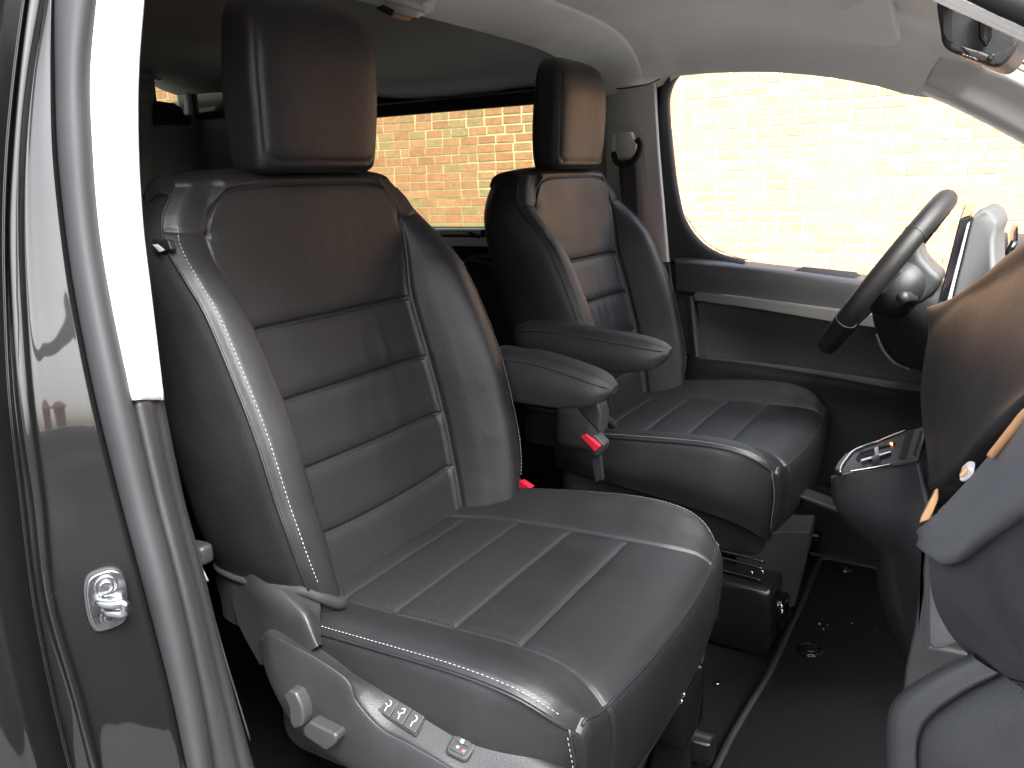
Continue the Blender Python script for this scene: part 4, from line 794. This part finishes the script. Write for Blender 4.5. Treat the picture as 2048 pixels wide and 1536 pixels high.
# ------------------------------------------------------------------ dashboard
dsh = thing('dashboard', 'black dashboard with display, shelf, glovebox and gear selector in the right of the picture', 'dashboard', (.2, 1.2, -.6))
def da(o): return local(o)
colm = [WH(.0, .0, .06), WH(.0, .0, .12), WH(.0, .0, .22), WH(.0, .0, .34)]
sh = []
for k, (s, h) in enumerate(((.048, .05), (.062, .058), (.075, .07), (.10, .09), (.12, .11))):
    c = WH(-.005 - .004 * k, 0, .05 + .055 * k); sh.append([c + s * math.sin(t) * vW + h * math.cos(t) * uW for t in np.linspace(0, 2 * math.pi, 28)])
da(loft('steering_column_cover', sh, M['plastic'], dsh, 40, 24))
for sgn in (-1, 1):
    st_ = link('column_stalk', None, dsh); local(st_)
    st_.location = (0, 0, 0)
    local(tube('stalk_arm', [WH(.0, sgn * .04, .075), WH(.008, sgn * .11, .070), WH(.012, sgn * .16, .060)], .0075, M['plastic'], st_, 20, 10)); local(tube('stalk_grip', [WH(.012, sgn * .15, .062), WH(.014, sgn * .20, .054)], .011, M['plastic'], st_, 10, 14))
# instrument cowl behind the wheel: from the column to the far door
cw = [[tuple(A(p_) - A([0, 0, .055])) for p_ in r_] for r_ in [[(-.02, 2.10, -.155), (-.045, 2.0, -.115), (-.055, 1.865, -.100), (-.045, 1.72, -.108), (-.03, 1.62, -.14)], [(.02, 2.12, -.14), (.0, 2.0, -.085), (-.005, 1.865, -.072), (.0, 1.72, -.08), (.02, 1.6, -.125)], [(.30, 2.15, -.18), (.30, 2.0, -.12), (.30, 1.865, -.11), (.30, 1.72, -.12), (.30, 1.58, -.16)]]]
o = da(loft('instrument_cowl', cw, M['dash'], dsh, 40, 20, .01)); 
da(loft('instrument_panel', [[(.02, 2.05, -.13), (.02, 1.865, -.11), (.02, 1.66, -.13)], [(-.03, 2.05, -.26), (-.03, 1.865, -.26), (-.03, 1.66, -.26)]], M['gloss'], dsh, 20, 8, .01))
da(loft('driver_side_fascia', [[(.40, 2.20, -.17), (.40, 1.8, -.17), (.40, 1.3, -.17)], [(.03, 2.19, -.20), (.03, 1.8, -.20), (.03, 1.3, -.20)], [(-.03, 2.18, -.26), (-.035, 1.8, -.27), (-.03, 1.3, -.27)], [(-.02, 2.17, -.40), (-.03, 1.8, -.42), (-.02, 1.3, -.42)], [(.05, 2.16, -.52), (.04, 1.8, -.56), (.05, 1.3, -.56)], [(.25, 2.16, -.60), (.25, 1.8, -.62), (.25, 1.3, -.62)]], M['dash'], dsh, 50, 60))
vt = link('side_vent', None, dsh); vt.location = (0, 0, 0)
local(loft('vent_scoop', [W3([(1740, 600, 2.10), (1752, 660, 2.08), (1790, 720, 2.05), (1850, 745, 2.0)]), W3([(1790, 590, 2.05), (1800, 650, 2.04), (1825, 700, 2.02), (1860, 725, 1.98)]), W3([(1850, 590, 2.0), (1855, 640, 2.0), (1860, 680, 1.98), (1870, 700, 1.95)])], M['black'], vt, 30, 16, .01)); local(tube('vent_rim', W3([(1752, 668, 2.07), (1765, 700, 2.06), (1790, 728, 2.04), (1820, 740, 2.02)]), .0035, M['hub'], vt, 20, 8)); local(vt)
for c in vt.children: c.location = (0, 0, 0)
# display
scr = link('display', None, dsh); local(scr); 
def dch(o): o.location = (0, 0, 0); return o
dch(prism('screen', W3([(1918, 442, 1.28), (1923, 436, 1.28), (1942, 430, 1.28), (1945, 436, 1.28), (1899, 610, 1.28), (1873, 617, 1.28)]), (-.004, .24, .012), M['screen'], scr, .002)); dch(prism('screen_edge', W3([(1934, 448, 1.276), (1940, 443, 1.276), (1900, 608, 1.276), (1892, 610, 1.276)]), (0, .003, 0), M['trim_light'], scr, .0008))
dch(prism('screen_housing', W3([(1943, 431, 1.285), (1966, 413, 1.30), (1986, 426, 1.30), (2001, 448, 1.30), (1990, 480, 1.29), (1991, 530, 1.27), (1996, 580, 1.25), (1930, 604, 1.27), (1898, 612, 1.285)]), (.01, .20, .0), M['shell'], scr, .008, 4))
# crash pad
DC = [
 [W(1880, 612, y=1.26) + A([.10, .08, .01])] + [W(a, b, y=1.22) + A([.09, .10, 0]) for a, b in ((1868, 628), (1864, 680), (1852, 740), (1848, 790), (1853, 850), (1863, 900), (1866, 945), (1866, 962), (1868, 978))],
 W3([(1880, 612, 1.24), (1862, 632, 1.21), (1861, 680, 1.20), (1852, 740, 1.20), (1848, 790, 1.20), (1853, 850, 1.20), (1863, 900, 1.20), (1866, 945, 1.18), (1866, 962, 1.16), (1868, 978, 1.14)]),
 W3([(1925, 590, 1.14), (1908, 615, 1.08), (1894, 670, 1.05), (1880, 740, 1.04), (1873, 800, 1.04), (1875, 860, 1.04), (1881, 910, 1.04), (1884, 938, 1.03), (1885, 952, 1.02), (1886, 964, 1.01)]),
 W3([(1985, 545, 1.02), (1975, 580, .96), (1955, 650, .92), (1932, 730, .90), (1915, 800, .90), (1908, 860, .90), (1906, 900, .90), (1908, 916, .90), (1911, 928, .89), (1914, 938, .88)]),
 W3([(2048, 492, .92), (2042, 540, .85), (2028, 620, .80), (2010, 710, .76), (1988, 790, .75), (1976, 830, .75), (1968, 850, .75), (1962, 864, .75), (1956, 875, .75), (1950, 884, .75)]),
 W3([(2130, 440, .80), (2125, 520, .72), (2115, 620, .66), (2095, 700, .63), (2072, 750, .63), (2056, 775, .63), (2046, 788, .63), (2037, 799, .63), (2028, 808, .63), (2018, 817, .63)]),
 W3([(2230, 420, .66), (2225, 520, .60), (2210, 600, .57), (2180, 650, .56), (2165, 680, .56), (2155, 694, .56), (2145, 706, .56), (2134, 716, .56), (2122, 726, .56), (2110, 736, .56)])]
DC = [[c[0] + A([.5, .02, .03]), c[0] + A([.12, 0, .012])] + list(c) + [c[-1] + A([.02, .01, -.003]), c[-1] + A([.06, .03, -.004])] for c in DC]
o = da(loft('crash_pad', DC, M['dash'], dsh, 90, 70)); o['label'] = 'big rounded soft pad facing the near seat'
# shelf slot
da(loft('shelf_back', [W3([(2230, 690, .60), (2100, 780, .66), (2010, 860, .72), (1930, 960, .80), (1845, 1056, .95)]), [p + A([.10, .02, -.02]) for p in W3([(2230, 760, .62), (2100, 830, .70), (2010, 900, .78), (1930, 990, .86), (1845, 1070, .99)])], W3([(2230, 830, .60), (2100, 870, .66), (2010, 930, .72), (1930, 1010, .80), (1845, 1075, .95)])], M['black'], dsh, 40, 14))
lid_c = [W3([(2280, 700, .44), (2280, 780, .42), (2280, 880, .42), (2280, 950, .46)]), W3([(2160, 762, .505), (2160, 800, .48), (2160, 910, .475), (2160, 985, .51)]), W3([(2048, 838, .58), (2048, 860, .56), (2048, 950, .55), (2048, 1030, .585)]), W3([(2000, 900, .62), (2002, 918, .60), (2004, 990, .59), (2006, 1058, .625)]), W3([(1955, 950, .66), (1960, 965, .64), (1962, 1030, .635), (1966, 1086, .665)]), W3([(1905, 1004, .70), (1910, 1018, .685), (1915, 1070, .68), (1918, 1122, .705)]), W3([(1868, 1040, .735), (1870, 1052, .72), (1874, 1085, .72), (1884, 1128, .735)]), W3([(1846, 1058, .76), (1845, 1066, .75), (1846, 1080, .75), (1856, 1108, .76)]), W3([(1840, 1068, .79), (1838, 1072, .785), (1836, 1080, .785), (1840, 1094, .79)])]
lid_c = [[c[0] + A([.05, .03, -.02])] + list(c) + [c[-1] + A([.03, .06, -.004])] for c in lid_c]
o = da(loft('glovebox_lid', lid_c, M['lid'], dsh, 50, 90)); o['label'] = 'blue-grey lid edge under the shelf'
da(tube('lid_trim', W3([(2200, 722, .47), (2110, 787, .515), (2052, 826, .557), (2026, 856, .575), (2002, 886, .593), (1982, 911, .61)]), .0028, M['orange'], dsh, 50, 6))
da(tube('lid_chrome', W3([(1984, 916, .63), (1966, 936, .645), (1940, 963, .668), (1912, 992, .69), (1880, 1024, .72)]), .0014, M['chrome'], dsh, 30, 6))
da(prism('latch', W3([(1922, 948, .70), (1935, 936, .70), (1950, 938, .70), (1945, 955, .70), (1928, 966, .70), (1918, 962, .70)]), (0, .02, 0), M['trim_far'], dsh, .002)); o = da(prism('trim_end_reflection', W3([(1918, 952, .695), (1928, 937, .695), (1936, 937, .695), (1934, 947, .695), (1922, 957, .695)]), (0, .006, 0), M['orange'], dsh, .001))  # the orange prism is a reflection on the trim end, painted in
o = da(prism('shelf_end_reflection', W3([(1868, 986, .79), (1875, 984, .79), (1876, 1000, .79), (1868, 1020, .79), (1858, 1040, .79), (1838, 1047, .79), (1842, 1036, .79)]), (0, .012, 0), M['orange'], dsh, .0015)); o['label'] = 'orange-lit reflection on the end of the shelf trim'  # orange-lit reflection of the trim strip's end, put into the colour
gb = [W3([(1856, 1100, .775), (1905, 1128, .735), (1965, 1086, .69), (2048, 1028, .61), (2280, 945, .48)]), W3([(1859, 1150, .765), (1915, 1150, .715), (1975, 1130, .66), (2048, 1095, .59), (2280, 1040, .46)]), W3([(1866, 1196, .765), (1925, 1195, .705), (1985, 1185, .645), (2048, 1170, .58), (2280, 1150, .45)]), W3([(1884, 1242, .765), (1938, 1246, .705), (1992, 1245, .65), (2048, 1240, .585), (2280, 1240, .46)]), W3([(1916, 1288, .77), (1960, 1296, .72), (2005, 1302, .675), (2060, 1304, .62), (2280, 1310, .48)]), W3([(1958, 1328, .785), (1990, 1342, .75), (2020, 1352, .71), (2070, 1356, .66), (2280, 1365, .52)]), W3([(1970, 1338, .83), (2000, 1352, .80), (2030, 1362, .78), (2080, 1368, .75), (2280, 1378, .6)])]
o = da(loft('glovebox', gb, M['kick'], dsh, 60, 60)); o['label'] = 'grained rounded glovebox below the lid'
da(prism('footwell_cheek', W3([(1838, 1070, .86), (1856, 1095, .86), (1862, 1200, .86), (1864, 1290, .86), (1960, 1310, .86), (1960, 1400, .86), (1800, 1400, .86), (1806, 1340, .86), (1824, 1255, .86), (1836, 1170, .86)]), (.02, .05, 0), M['plastic'], dsh, .006))
o = da(prism('cheek_insert', W3([(1857, 1112, .80), (1856, 1200, .80), (1858, 1288, .80), (1866, 1299, .80), (1886, 1297, .80), (1917, 1284, .80), (1888, 1246, .80), (1869, 1195, .80)]), (.004, .02, 0), M['kick'], dsh, .002))
kp = [[(1946, 1306), (1902, 1324), (1862, 1346), (1822, 1370), (1794, 1395), (1778, 1425), (1774, 1470), (1776, 1540), (1784, 1640)], [(1952, 1318), (1908, 1338), (1868, 1360), (1832, 1384), (1806, 1408), (1792, 1436), (1788, 1475), (1790, 1540), (1798, 1640)], [(1985, 1340), (1935, 1362), (1892, 1386), (1860, 1408), (1836, 1432), (1822, 1460), (1818, 1490), (1819, 1545), (1826, 1640)], [(2000, 1347), (1948, 1372), (1905, 1398), (1872, 1422), (1848, 1446), (1836, 1472), (1832, 1500), (1833, 1550), (1840, 1640)]]
kc = [[W(a, b, y=.76 + .03) for a, b in kp[0]], [W(a, b, y=.752) for a, b in kp[0]], [W(a, b, y=.738) for a, b in kp[1]], [W(a, b, y=.732) for a, b in kp[2]], [W(a, b, y=.732) for a, b in kp[3]], [W(a + 4, b + 3, y=.748) for a, b in kp[3]]]
o = da(loft('kick_panel', kc, M['kick'], dsh, 80, 50)); o['label'] = 'rounded grained edge of the footwell side panel'
kc2 = [[W(a + 4, b + 3, y=.750) for a, b in kp[3]], [W(a + 8, b + 5, y=.736) for a, b in kp[3]], [W(a + 120, b + 60, y=.70) for a, b in kp[3]], [W(a + 420, b + 60, y=.64) for a, b in kp[3]]]
o = da(loft('kick_panel', kc2, M['kick'], dsh, 80, 50)); o['label'] = 'flat grained panel right of the curved seam'
# centre console with gear selector
cs = link('centre_console', None, dsh); local(cs)
dch(loft('console_body', [W3([(1664, 950, 1.42), (1668, 1000, 1.42), (1700, 1060, 1.42), (1760, 1105, 1.42), (1752, 1150, 1.42), (1770, 1230, 1.42), (1812, 1330, 1.42)]), W3([(1662, 956, 1.28), (1668, 1004, 1.28), (1692, 1044, 1.28), (1740, 1088, 1.28), (1764, 1112, 1.28), (1775, 1200, 1.28), (1814, 1300, 1.28)]), W3([(1682, 951, 1.24), (1690, 1010, 1.24), (1720, 1050, 1.24), (1765, 1085, 1.24), (1790, 1120, 1.24), (1805, 1200, 1.24), (1822, 1280, 1.24)]), W3([(1790, 934, 1.22), (1798, 990, 1.21), (1804, 1040, 1.20), (1820, 1090, 1.2), (1832, 1140, 1.2), (1840, 1200, 1.2), (1845, 1270, 1.2)]), W3([(1836, 926, 1.20), (1850, 990, 1.19), (1862, 1040, 1.18), (1872, 1090, 1.17), (1880, 1140, 1.16), (1885, 1200, 1.16), (1890, 1270, 1.16)])], M['plastic'], cs, 60, 40, .01))
gpl = [(1668, 940), (1676, 925), (1690, 909), (1712, 899), (1760, 882), (1808, 865), (1842, 856), (1858, 850), (1838, 925), (1760, 936), (1684, 950)]
gy = [(p, 1.24 + .16 * max(0, (945 - p[1]) / 95.)) for p in gpl]
gpts = [W(p[0], p[1], y=y_) for p, y_ in gy]; gn = np.cross(gpts[3] - gpts[9], gpts[5] - gpts[0]); gn /= np.linalg.norm(gn); gn = -gn if gn @ gpts[0] > 0 else gn; gc = np.mean(gpts, 0)
def og(nm, pts, h, mt, bev=.001, lift=0, rnd=0): return dch(prism(nm, [p + gn * lift for p in WPL(pts, gc, gn)], tuple(gn * h), mt, cs, bev, rnd=rnd))
og('console_top', gpl, .010, M['bronze'], .003, -.008)
dch(tube('chrome_edge', [p + gn * .003 for p in WPL([(1681, 948), (1684, 936), (1694, 921), (1712, 903), (1760, 885), (1811, 865)], gc, gn)], .0020, M['chrome'], cs, 40, 6)); dch(tube('chrome_edge', [p + gn * .003 for p in WPL([(1700, 946), (1740, 940), (1784, 932)], gc, gn)], .0014, M['chrome'], cs, 20, 6))
og('slot', [(1712, 921), (1716, 913), (1752, 904), (1754, 914), (1716, 926)], .0008, M['black'], 0, .002); og('slot', [(1798, 920), (1812, 868), (1828, 862), (1812, 921)], .0008, M['black'], 0, .002); og('slot', [(1826, 912), (1840, 866), (1846, 864), (1832, 914)], .0008, M['black'], 0, .002)
og('toggle_rail', [(1722, 926), (1782, 909), (1783, 912), (1723, 930)], .004, M['chrome'], .0008, .002); og('gear_toggle', [(1750, 912), (1758, 909), (1759, 916), (1752, 919)], .012, M['trim_far'], .001, .002); og('gear_toggle', [(1744, 925), (1760, 921), (1761, 927), (1746, 931)], .008, M['hub'], .001, .002)
og('indicator_strip', [(1718, 908), (1792, 888), (1792, 891), (1719, 912)], .0015, M['black'], 0, .002)
m_ = mat_new('red_indicator', (.8, .05, .02), .4); m_.node_tree.nodes['Principled BSDF'].inputs['Emission Color'].default_value = (1, .15, .05, 1); m_.node_tree.nodes['Principled BSDF'].inputs['Emission Strength'].default_value = 1.5
og('red_indicator', [(1780, 890), (1785, 889), (1786, 893), (1781, 894)], .002, m_, 0, .002)

# ------------------------------------------------------------------ floor
flr = rbox('cabin_floor', (-.6, 1.415, -.965), (2.6, 1.74, .02), M['carpet'], None, 0); flr['kind'] = 'structure'; flr['label'] = 'black carpet of the cab floor'
mat_ = thing('floor_mat', 'black carpet mat with ribbed edge and round fixing studs in the front footwell', 'floor mat', (-.2, 1.6, -.952))
mo_ = [W(a, b, z=-.945) for a, b in ((1420, 1560), (1462, 1476), (1500, 1410), (1542, 1340), (1578, 1262), (1605, 1205), (1636, 1128), (1652, 1118), (1700, 1126), (1760, 1138), (1830, 1150))] + [A([.30, 1.9, -.945]), A([.30, .95, -.945])]
local(prism('mat_carpet', mo_, (0, 0, -.008), M['carpet'], mat_, 0))
local(tube('bound_edge', mo_[:11], .006, M['matrib'], mat_, 120, 10))
rb = even(mo_[:7], 500); V = []; Fc = []
for i in range(0, 500, 1):
    c = rb[i]; a_ = A([.0045, -.0022, 0]); k = len(V)
    for d in ((-.008, .001), (0, .0075), (.008, .001)): V.append(c + A([d[0], d[0] * -.3, d[1]]) + A([0, 0, 0]) + A([-.0, .0010, 0])); 
    for d in ((-.008, .001), (0, .0075), (.008, .001)): V.append(c + A([d[0], d[0] * -.3 + .0016, d[1] - .0006]))
    Fc += [(k, k + 1, k + 4, k + 3), (k + 1, k + 2, k + 5, k + 4)]
o = local(mesh('edge_stitching', V, Fc, M['matrib'], mat_, False)); o['kind'] = 'stuff'
for (px, py, s) in ((1620, 1298, 1.0), (1690, 1135, .8)):
    c = W(px, py, z=-.938); fx = link('mat_stud', None, mat_); local(fx)
    for nm, r0, h, mt in (('stud_ring', .026 * s, .003, M['gloss']), ('stud_cap', .015 * s, .008, M['steel_black'])): dch(disc(nm, c - A([0, 0, .004]), (0, 0, 1), r0, h, mt, fx, 32, .0015))
    dch(tube('stud_rim', [c + A([.021 * s * math.cos(t), .021 * s * math.sin(t), -.001]) for t in np.linspace(0, 2 * math.pi, 24, endpoint=False)], .003 * s, M['gloss'], fx, 48, 8, closed=True))
cr_ = []
V = []; Fc = []
for k, (px, py, r_) in enumerate([(1639, 1248, .0022), (1647, 1258, .0016), (1704, 1247, .0016), (1785, 1255, .0024), (1655, 1250, .0012), (1753, 1259, .0009)]):
    c = W(px, py, z=-.942); b0 = len(V)
    for d in ((1, 0, 0), (0, 1, 0), (-1, 0, 0), (0, -1, 0), (0, 0, 1.2), (0, 0, -1)): V.append(c + A(d) * r_ * rng.uniform(.7, 1.2))
    Fc += [(b0, b0 + 1, b0 + 4), (b0 + 1, b0 + 2, b0 + 4), (b0 + 2, b0 + 3, b0 + 4), (b0 + 3, b0, b0 + 4), (b0 + 1, b0, b0 + 5), (b0 + 2, b0 + 1, b0 + 5), (b0 + 3, b0 + 2, b0 + 5), (b0, b0 + 3, b0 + 5)]
crm = mesh('crumbs', V, Fc, M['trim_far'], None, False); tag(crm, 'tiny pale crumbs scattered on the black floor mat', None, kind='stuff')
vb(disc('floor_plug', W(1434, 1367, z=-.953), (0, 0, 1), .006, .003, M['chrome'], van, 16, .001))
vb(prism('floor_ledge', W3([(1598, 990, 1.75), (1612, 994, 1.75), (1692, 1024, 1.75), (1690, 1032, 1.75), (1600, 997, 1.75)]), (0, .05, 0), M['plastic_grey'], van, .002))
vb(prism('far_sill_edge', W3([(1620, 1104, 2.04), (1760, 1134, 2.04), (1900, 1164, 2.04), (1900, 1172, 2.04), (1760, 1142, 2.04), (1620, 1112, 2.04)]), (0, .03, 0), M['plastic'], van, .002))
vb(prism('far_sill', W3([(1500, 1080, 2.07), (1900, 1166, 2.07), (1900, 1020, 2.07), (1500, 950, 2.07)]), (0, .02, 0), M['black'], van, 0))
# driver seat base cover and the black mechanism between the seats
local(prism('base_cover', W3([(1470, 1085, 1.62), (1560, 1065, 1.62), (1622, 1064, 1.66), (1618, 1100, 1.66), (1590, 1215, 1.64), (1574, 1220, 1.62), (1536, 1176, 1.62), (1470, 1150, 1.62)]), (-.01, .10, 0), M['fabric'], seatF, .006))
mech = link('seat_mechanism', None, seatF)
for k, (y0, dpx) in enumerate(((1113, 0), (1126, -3), (1150, -6))): local(tube('steel_bar', W3([(1440 + dpx, y0 - 12, 1.56), (1500 + dpx, y0 + 3, 1.56), (1530 + dpx, y0 + 12, 1.56)]), .0035, M['gloss'], mech, 14, 8))
local(rbox('battery_box', tuple(W(1490, 1215, y=1.58)), (.13, .10, .15), M['steel_black'], mech, .012)); local(rbox('motor', tuple(W(1552, 1215, y=1.62)), (.05, .08, .07), M['gloss'], mech, .012))
for (px, py) in ((1503, 1146), (1524, 1144), (1562, 1212), (1563, 1222)): local(disc('bolt', W(px, py, y=1.50), (0, -1, .3), .004, .004, M['chrome'], mech, 12, .001))
mech2 = link('seat_mechanism', None, seatN)
local(rbox('motor', tuple(W(1350, 1400, y=1.10)), (.07, .10, .12), M['gloss'], mech2, .02)); local(prism('pedestal_side', W3([(1330, 1370, 1.13), (1372, 1400, 1.13), (1384, 1440, 1.13), (1386, 1620, 1.13), (1290, 1620, 1.13)]), (0, -.02, 0), M['steel_black'], mech2, .006))
for (px, py) in ((1360, 1391), (1367, 1389), (1342, 1407), (1362, 1402)): local(disc('bolt', W(px, py, y=1.00), (0, -1, .4), .0035, .004, M['chrome'], mech2, 12, .001))
local(tube('steel_bar', W3([(1363, 1354, 1.02), (1377, 1358, 1.02)]), .0016, M['chrome'], mech2, 6, 6))
# rear bench glimpsed between the seats
bench = thing('rear_bench', 'dark rear bench seat glimpsed in the gap between the front seats', 'seat', (-1.9, 1.4, -.9))
local(rbox('bench_cushion', (-1.75, 1.40, -.62), (.50, 1.45, .16), M['leather_side'], bench, .05)); local(rbox('bench_backrest', (-2.05, 1.40, -.36), (.14, 1.45, .48), M['leather_side'], bench, .05, Matrix.Rotation(math.radians(-12), 3, 'Y')))
local(tube('grab_arc', W3([(925, 525, 2.20), (950, 514, 2.19), (985, 510, 2.19)]), .006, M['hub'], bench, 16, 8)); local(tube('grab_arc', W3([(938, 520, 2.18), (965, 524, 2.17), (990, 532, 2.17)]), .004, M['hub'], bench, 16, 8))

# ------------------------------------------------------------------ outside: ground, brick wall, houses behind the camera
g = mesh('ground', [(-60, -60, -1.5), (60, -60, -1.5), (60, 60, -1.5), (-60, 60, -1.5)], [(0, 1, 2, 3)], M['paving'], None, False); g['kind'] = 'structure'; g['label'] = 'pale grey concrete yard'
WY = 6.75; BL, BH, JT = .197, .080, .0135
wall = thing('brick_wall', 'weathered orange brick wall with yellow mortar outside the far windows', 'wall', (-3, WY, -1.5))
local(rbox('mortar_bed', (-4.0, WY + .106, .02), (15.0, .22, 3.04), M['mortar'], wall, 0))
bm = bmesh.new(); bmesh.ops.create_cube(bm, size=1.0); bmesh.ops.scale(bm, vec=(BL - JT, .05, BH - JT), verts=bm.verts)
bmesh.ops.bevel(bm, geom=bm.edges[:], offset=.004, segments=1, affect='EDGES'); bme = bpy.data.meshes.new('brick'); bm.to_mesh(bme); bm.free(); bme.materials.append(M['brick'])
bm = bmesh.new(); bmesh.ops.create_cube(bm, size=1.0); bmesh.ops.scale(bm, vec=((BL - JT) / 2 - JT / 2, .05, BH - JT), verts=bm.verts)
bmesh.ops.bevel(bm, geom=bm.edges[:], offset=.004, segments=1, affect='EDGES'); bmh = bpy.data.meshes.new('brick'); bm.to_mesh(bmh); bm.free(); bmh.materials.append(M['brick'])
cand = []
nrow = 38
for r_ in range(nrow):
    z = -1.5 + BH * (r_ + .5); x = -11.4 + (BL / 2 if r_ % 2 else 0) + rng.uniform(-.012, .012)
    while x < 3.3:
        head = rng.random() < (.10 if x > -3.3 else .025)
        wdt = BL / 2 if head else BL
        cand.append((x + wdt / 2, z, head)); x += wdt
def vis(x, z):
    s1 = x / WY * 2.3; s2 = z / WY * 2.3
    if -.80 < s1 < .06 and -.29 < s2 < .28 and s2 < .28 - max(0, s1 + .45) * .42: return 1
    if -1.95 < s1 < -1.22 and -.15 < s2 < .235: return 1
    return 0
cand.sort(key=lambda c: (-vis(c[0], c[1]), (c[0] ** 2 + WY ** 2 + c[1] ** 2)))
V = []; Fc = []; tone = []
w0 = Vector(wall.location)
for i, (x, z, head) in enumerate(cand):
    jx, jy, jz, rt = rng.normal(0, .0015), rng.uniform(-.003, .002), rng.normal(0, .0012), rng.normal(0, .006); tn_ = float(rng.random())
    if i < 300:
        o = bpy.data.objects.new('brick', bmh if head else bme); COL.objects.link(o); o.parent = wall
        o.location = Vector((x + jx, WY + .016 + jy, z + jz)) - w0; o.rotation_euler = (0, rt, 0); o['tone'] = tn_
    else:
        if z > 1.56: continue
        hx = ((BL - JT) / 2 if not head else ((BL - JT) / 2 - JT / 2) / 2); hz = (BH - JT) / 2; k = len(V); y0 = WY - .009 + jy
        for a, b, c in ((-hx, 0, -hz), (hx, 0, -hz), (hx, 0, hz), (-hx, 0, hz), (-hx, .03, -hz), (hx, .03, -hz), (hx, .03, hz), (-hx, .03, hz)): V.append((x + jx + a, y0 + b, z + jz + c))
        Fc += [(k, k + 1, k + 2, k + 3), (k, k + 4, k + 5, k + 1), (k + 3, k + 2, k + 6, k + 7), (k, k + 3, k + 7, k + 4), (k + 1, k + 5, k + 6, k + 2)]; tone += [tn_] * 5
o = mesh('bricks', V, Fc, M['brick'], wall, False); at = o.data.attributes.new('tone_face', 'FLOAT', 'FACE'); at.data.foreach_set('value', tone); o['kind'] = 'stuff'; local(o)
# house across the yard (it shows only as a reflection in the painted pillar)
def house(x, y, w_, d_, h_, label, mt):
    hse = thing('house', label, 'house', (x, y, -1.5), 'houses across the yard')
    rbox('wall', (0, 0, h_ / 2), (w_, d_, h_), mt, hse, 0)
    P = [(-w_ / 2 - .3, -d_ / 2 - .3, h_), (w_ / 2 + .3, -d_ / 2 - .3, h_), (w_ / 2 + .3, d_ / 2 + .3, h_), (-w_ / 2 - .3, d_ / 2 + .3, h_), (-w_ / 2 - .3, 0, h_ + 2.2), (w_ / 2 + .3, 0, h_ + 2.2)]
    mesh('roof', P, [(0, 1, 5, 4), (2, 3, 4, 5), (0, 4, 3), (1, 2, 5), (0, 3, 2, 1)], M['rooftile'], hse, False)
    for k in range(4):
        wdw = rbox('window', (-w_ / 2 + (k + .6) * w_ / 4.2, d_ / 2 + .01, 1.5), (1.1, .06, 1.2), M['render_w'], hse, .01); rbox('pane', (-w_ / 2 + (k + .6) * w_ / 4.2, d_ / 2 + .045, 1.5), (.95, .02, 1.05), M['gloss'], wdw, 0)
house(7, -17, 12, 7, 2.9, 'low red brick house across the yard, on the right', M['redbrick']); house(-9, -19, 11, 7, 2.9, 'low white rendered house across the yard, on the left', M['render_w'])
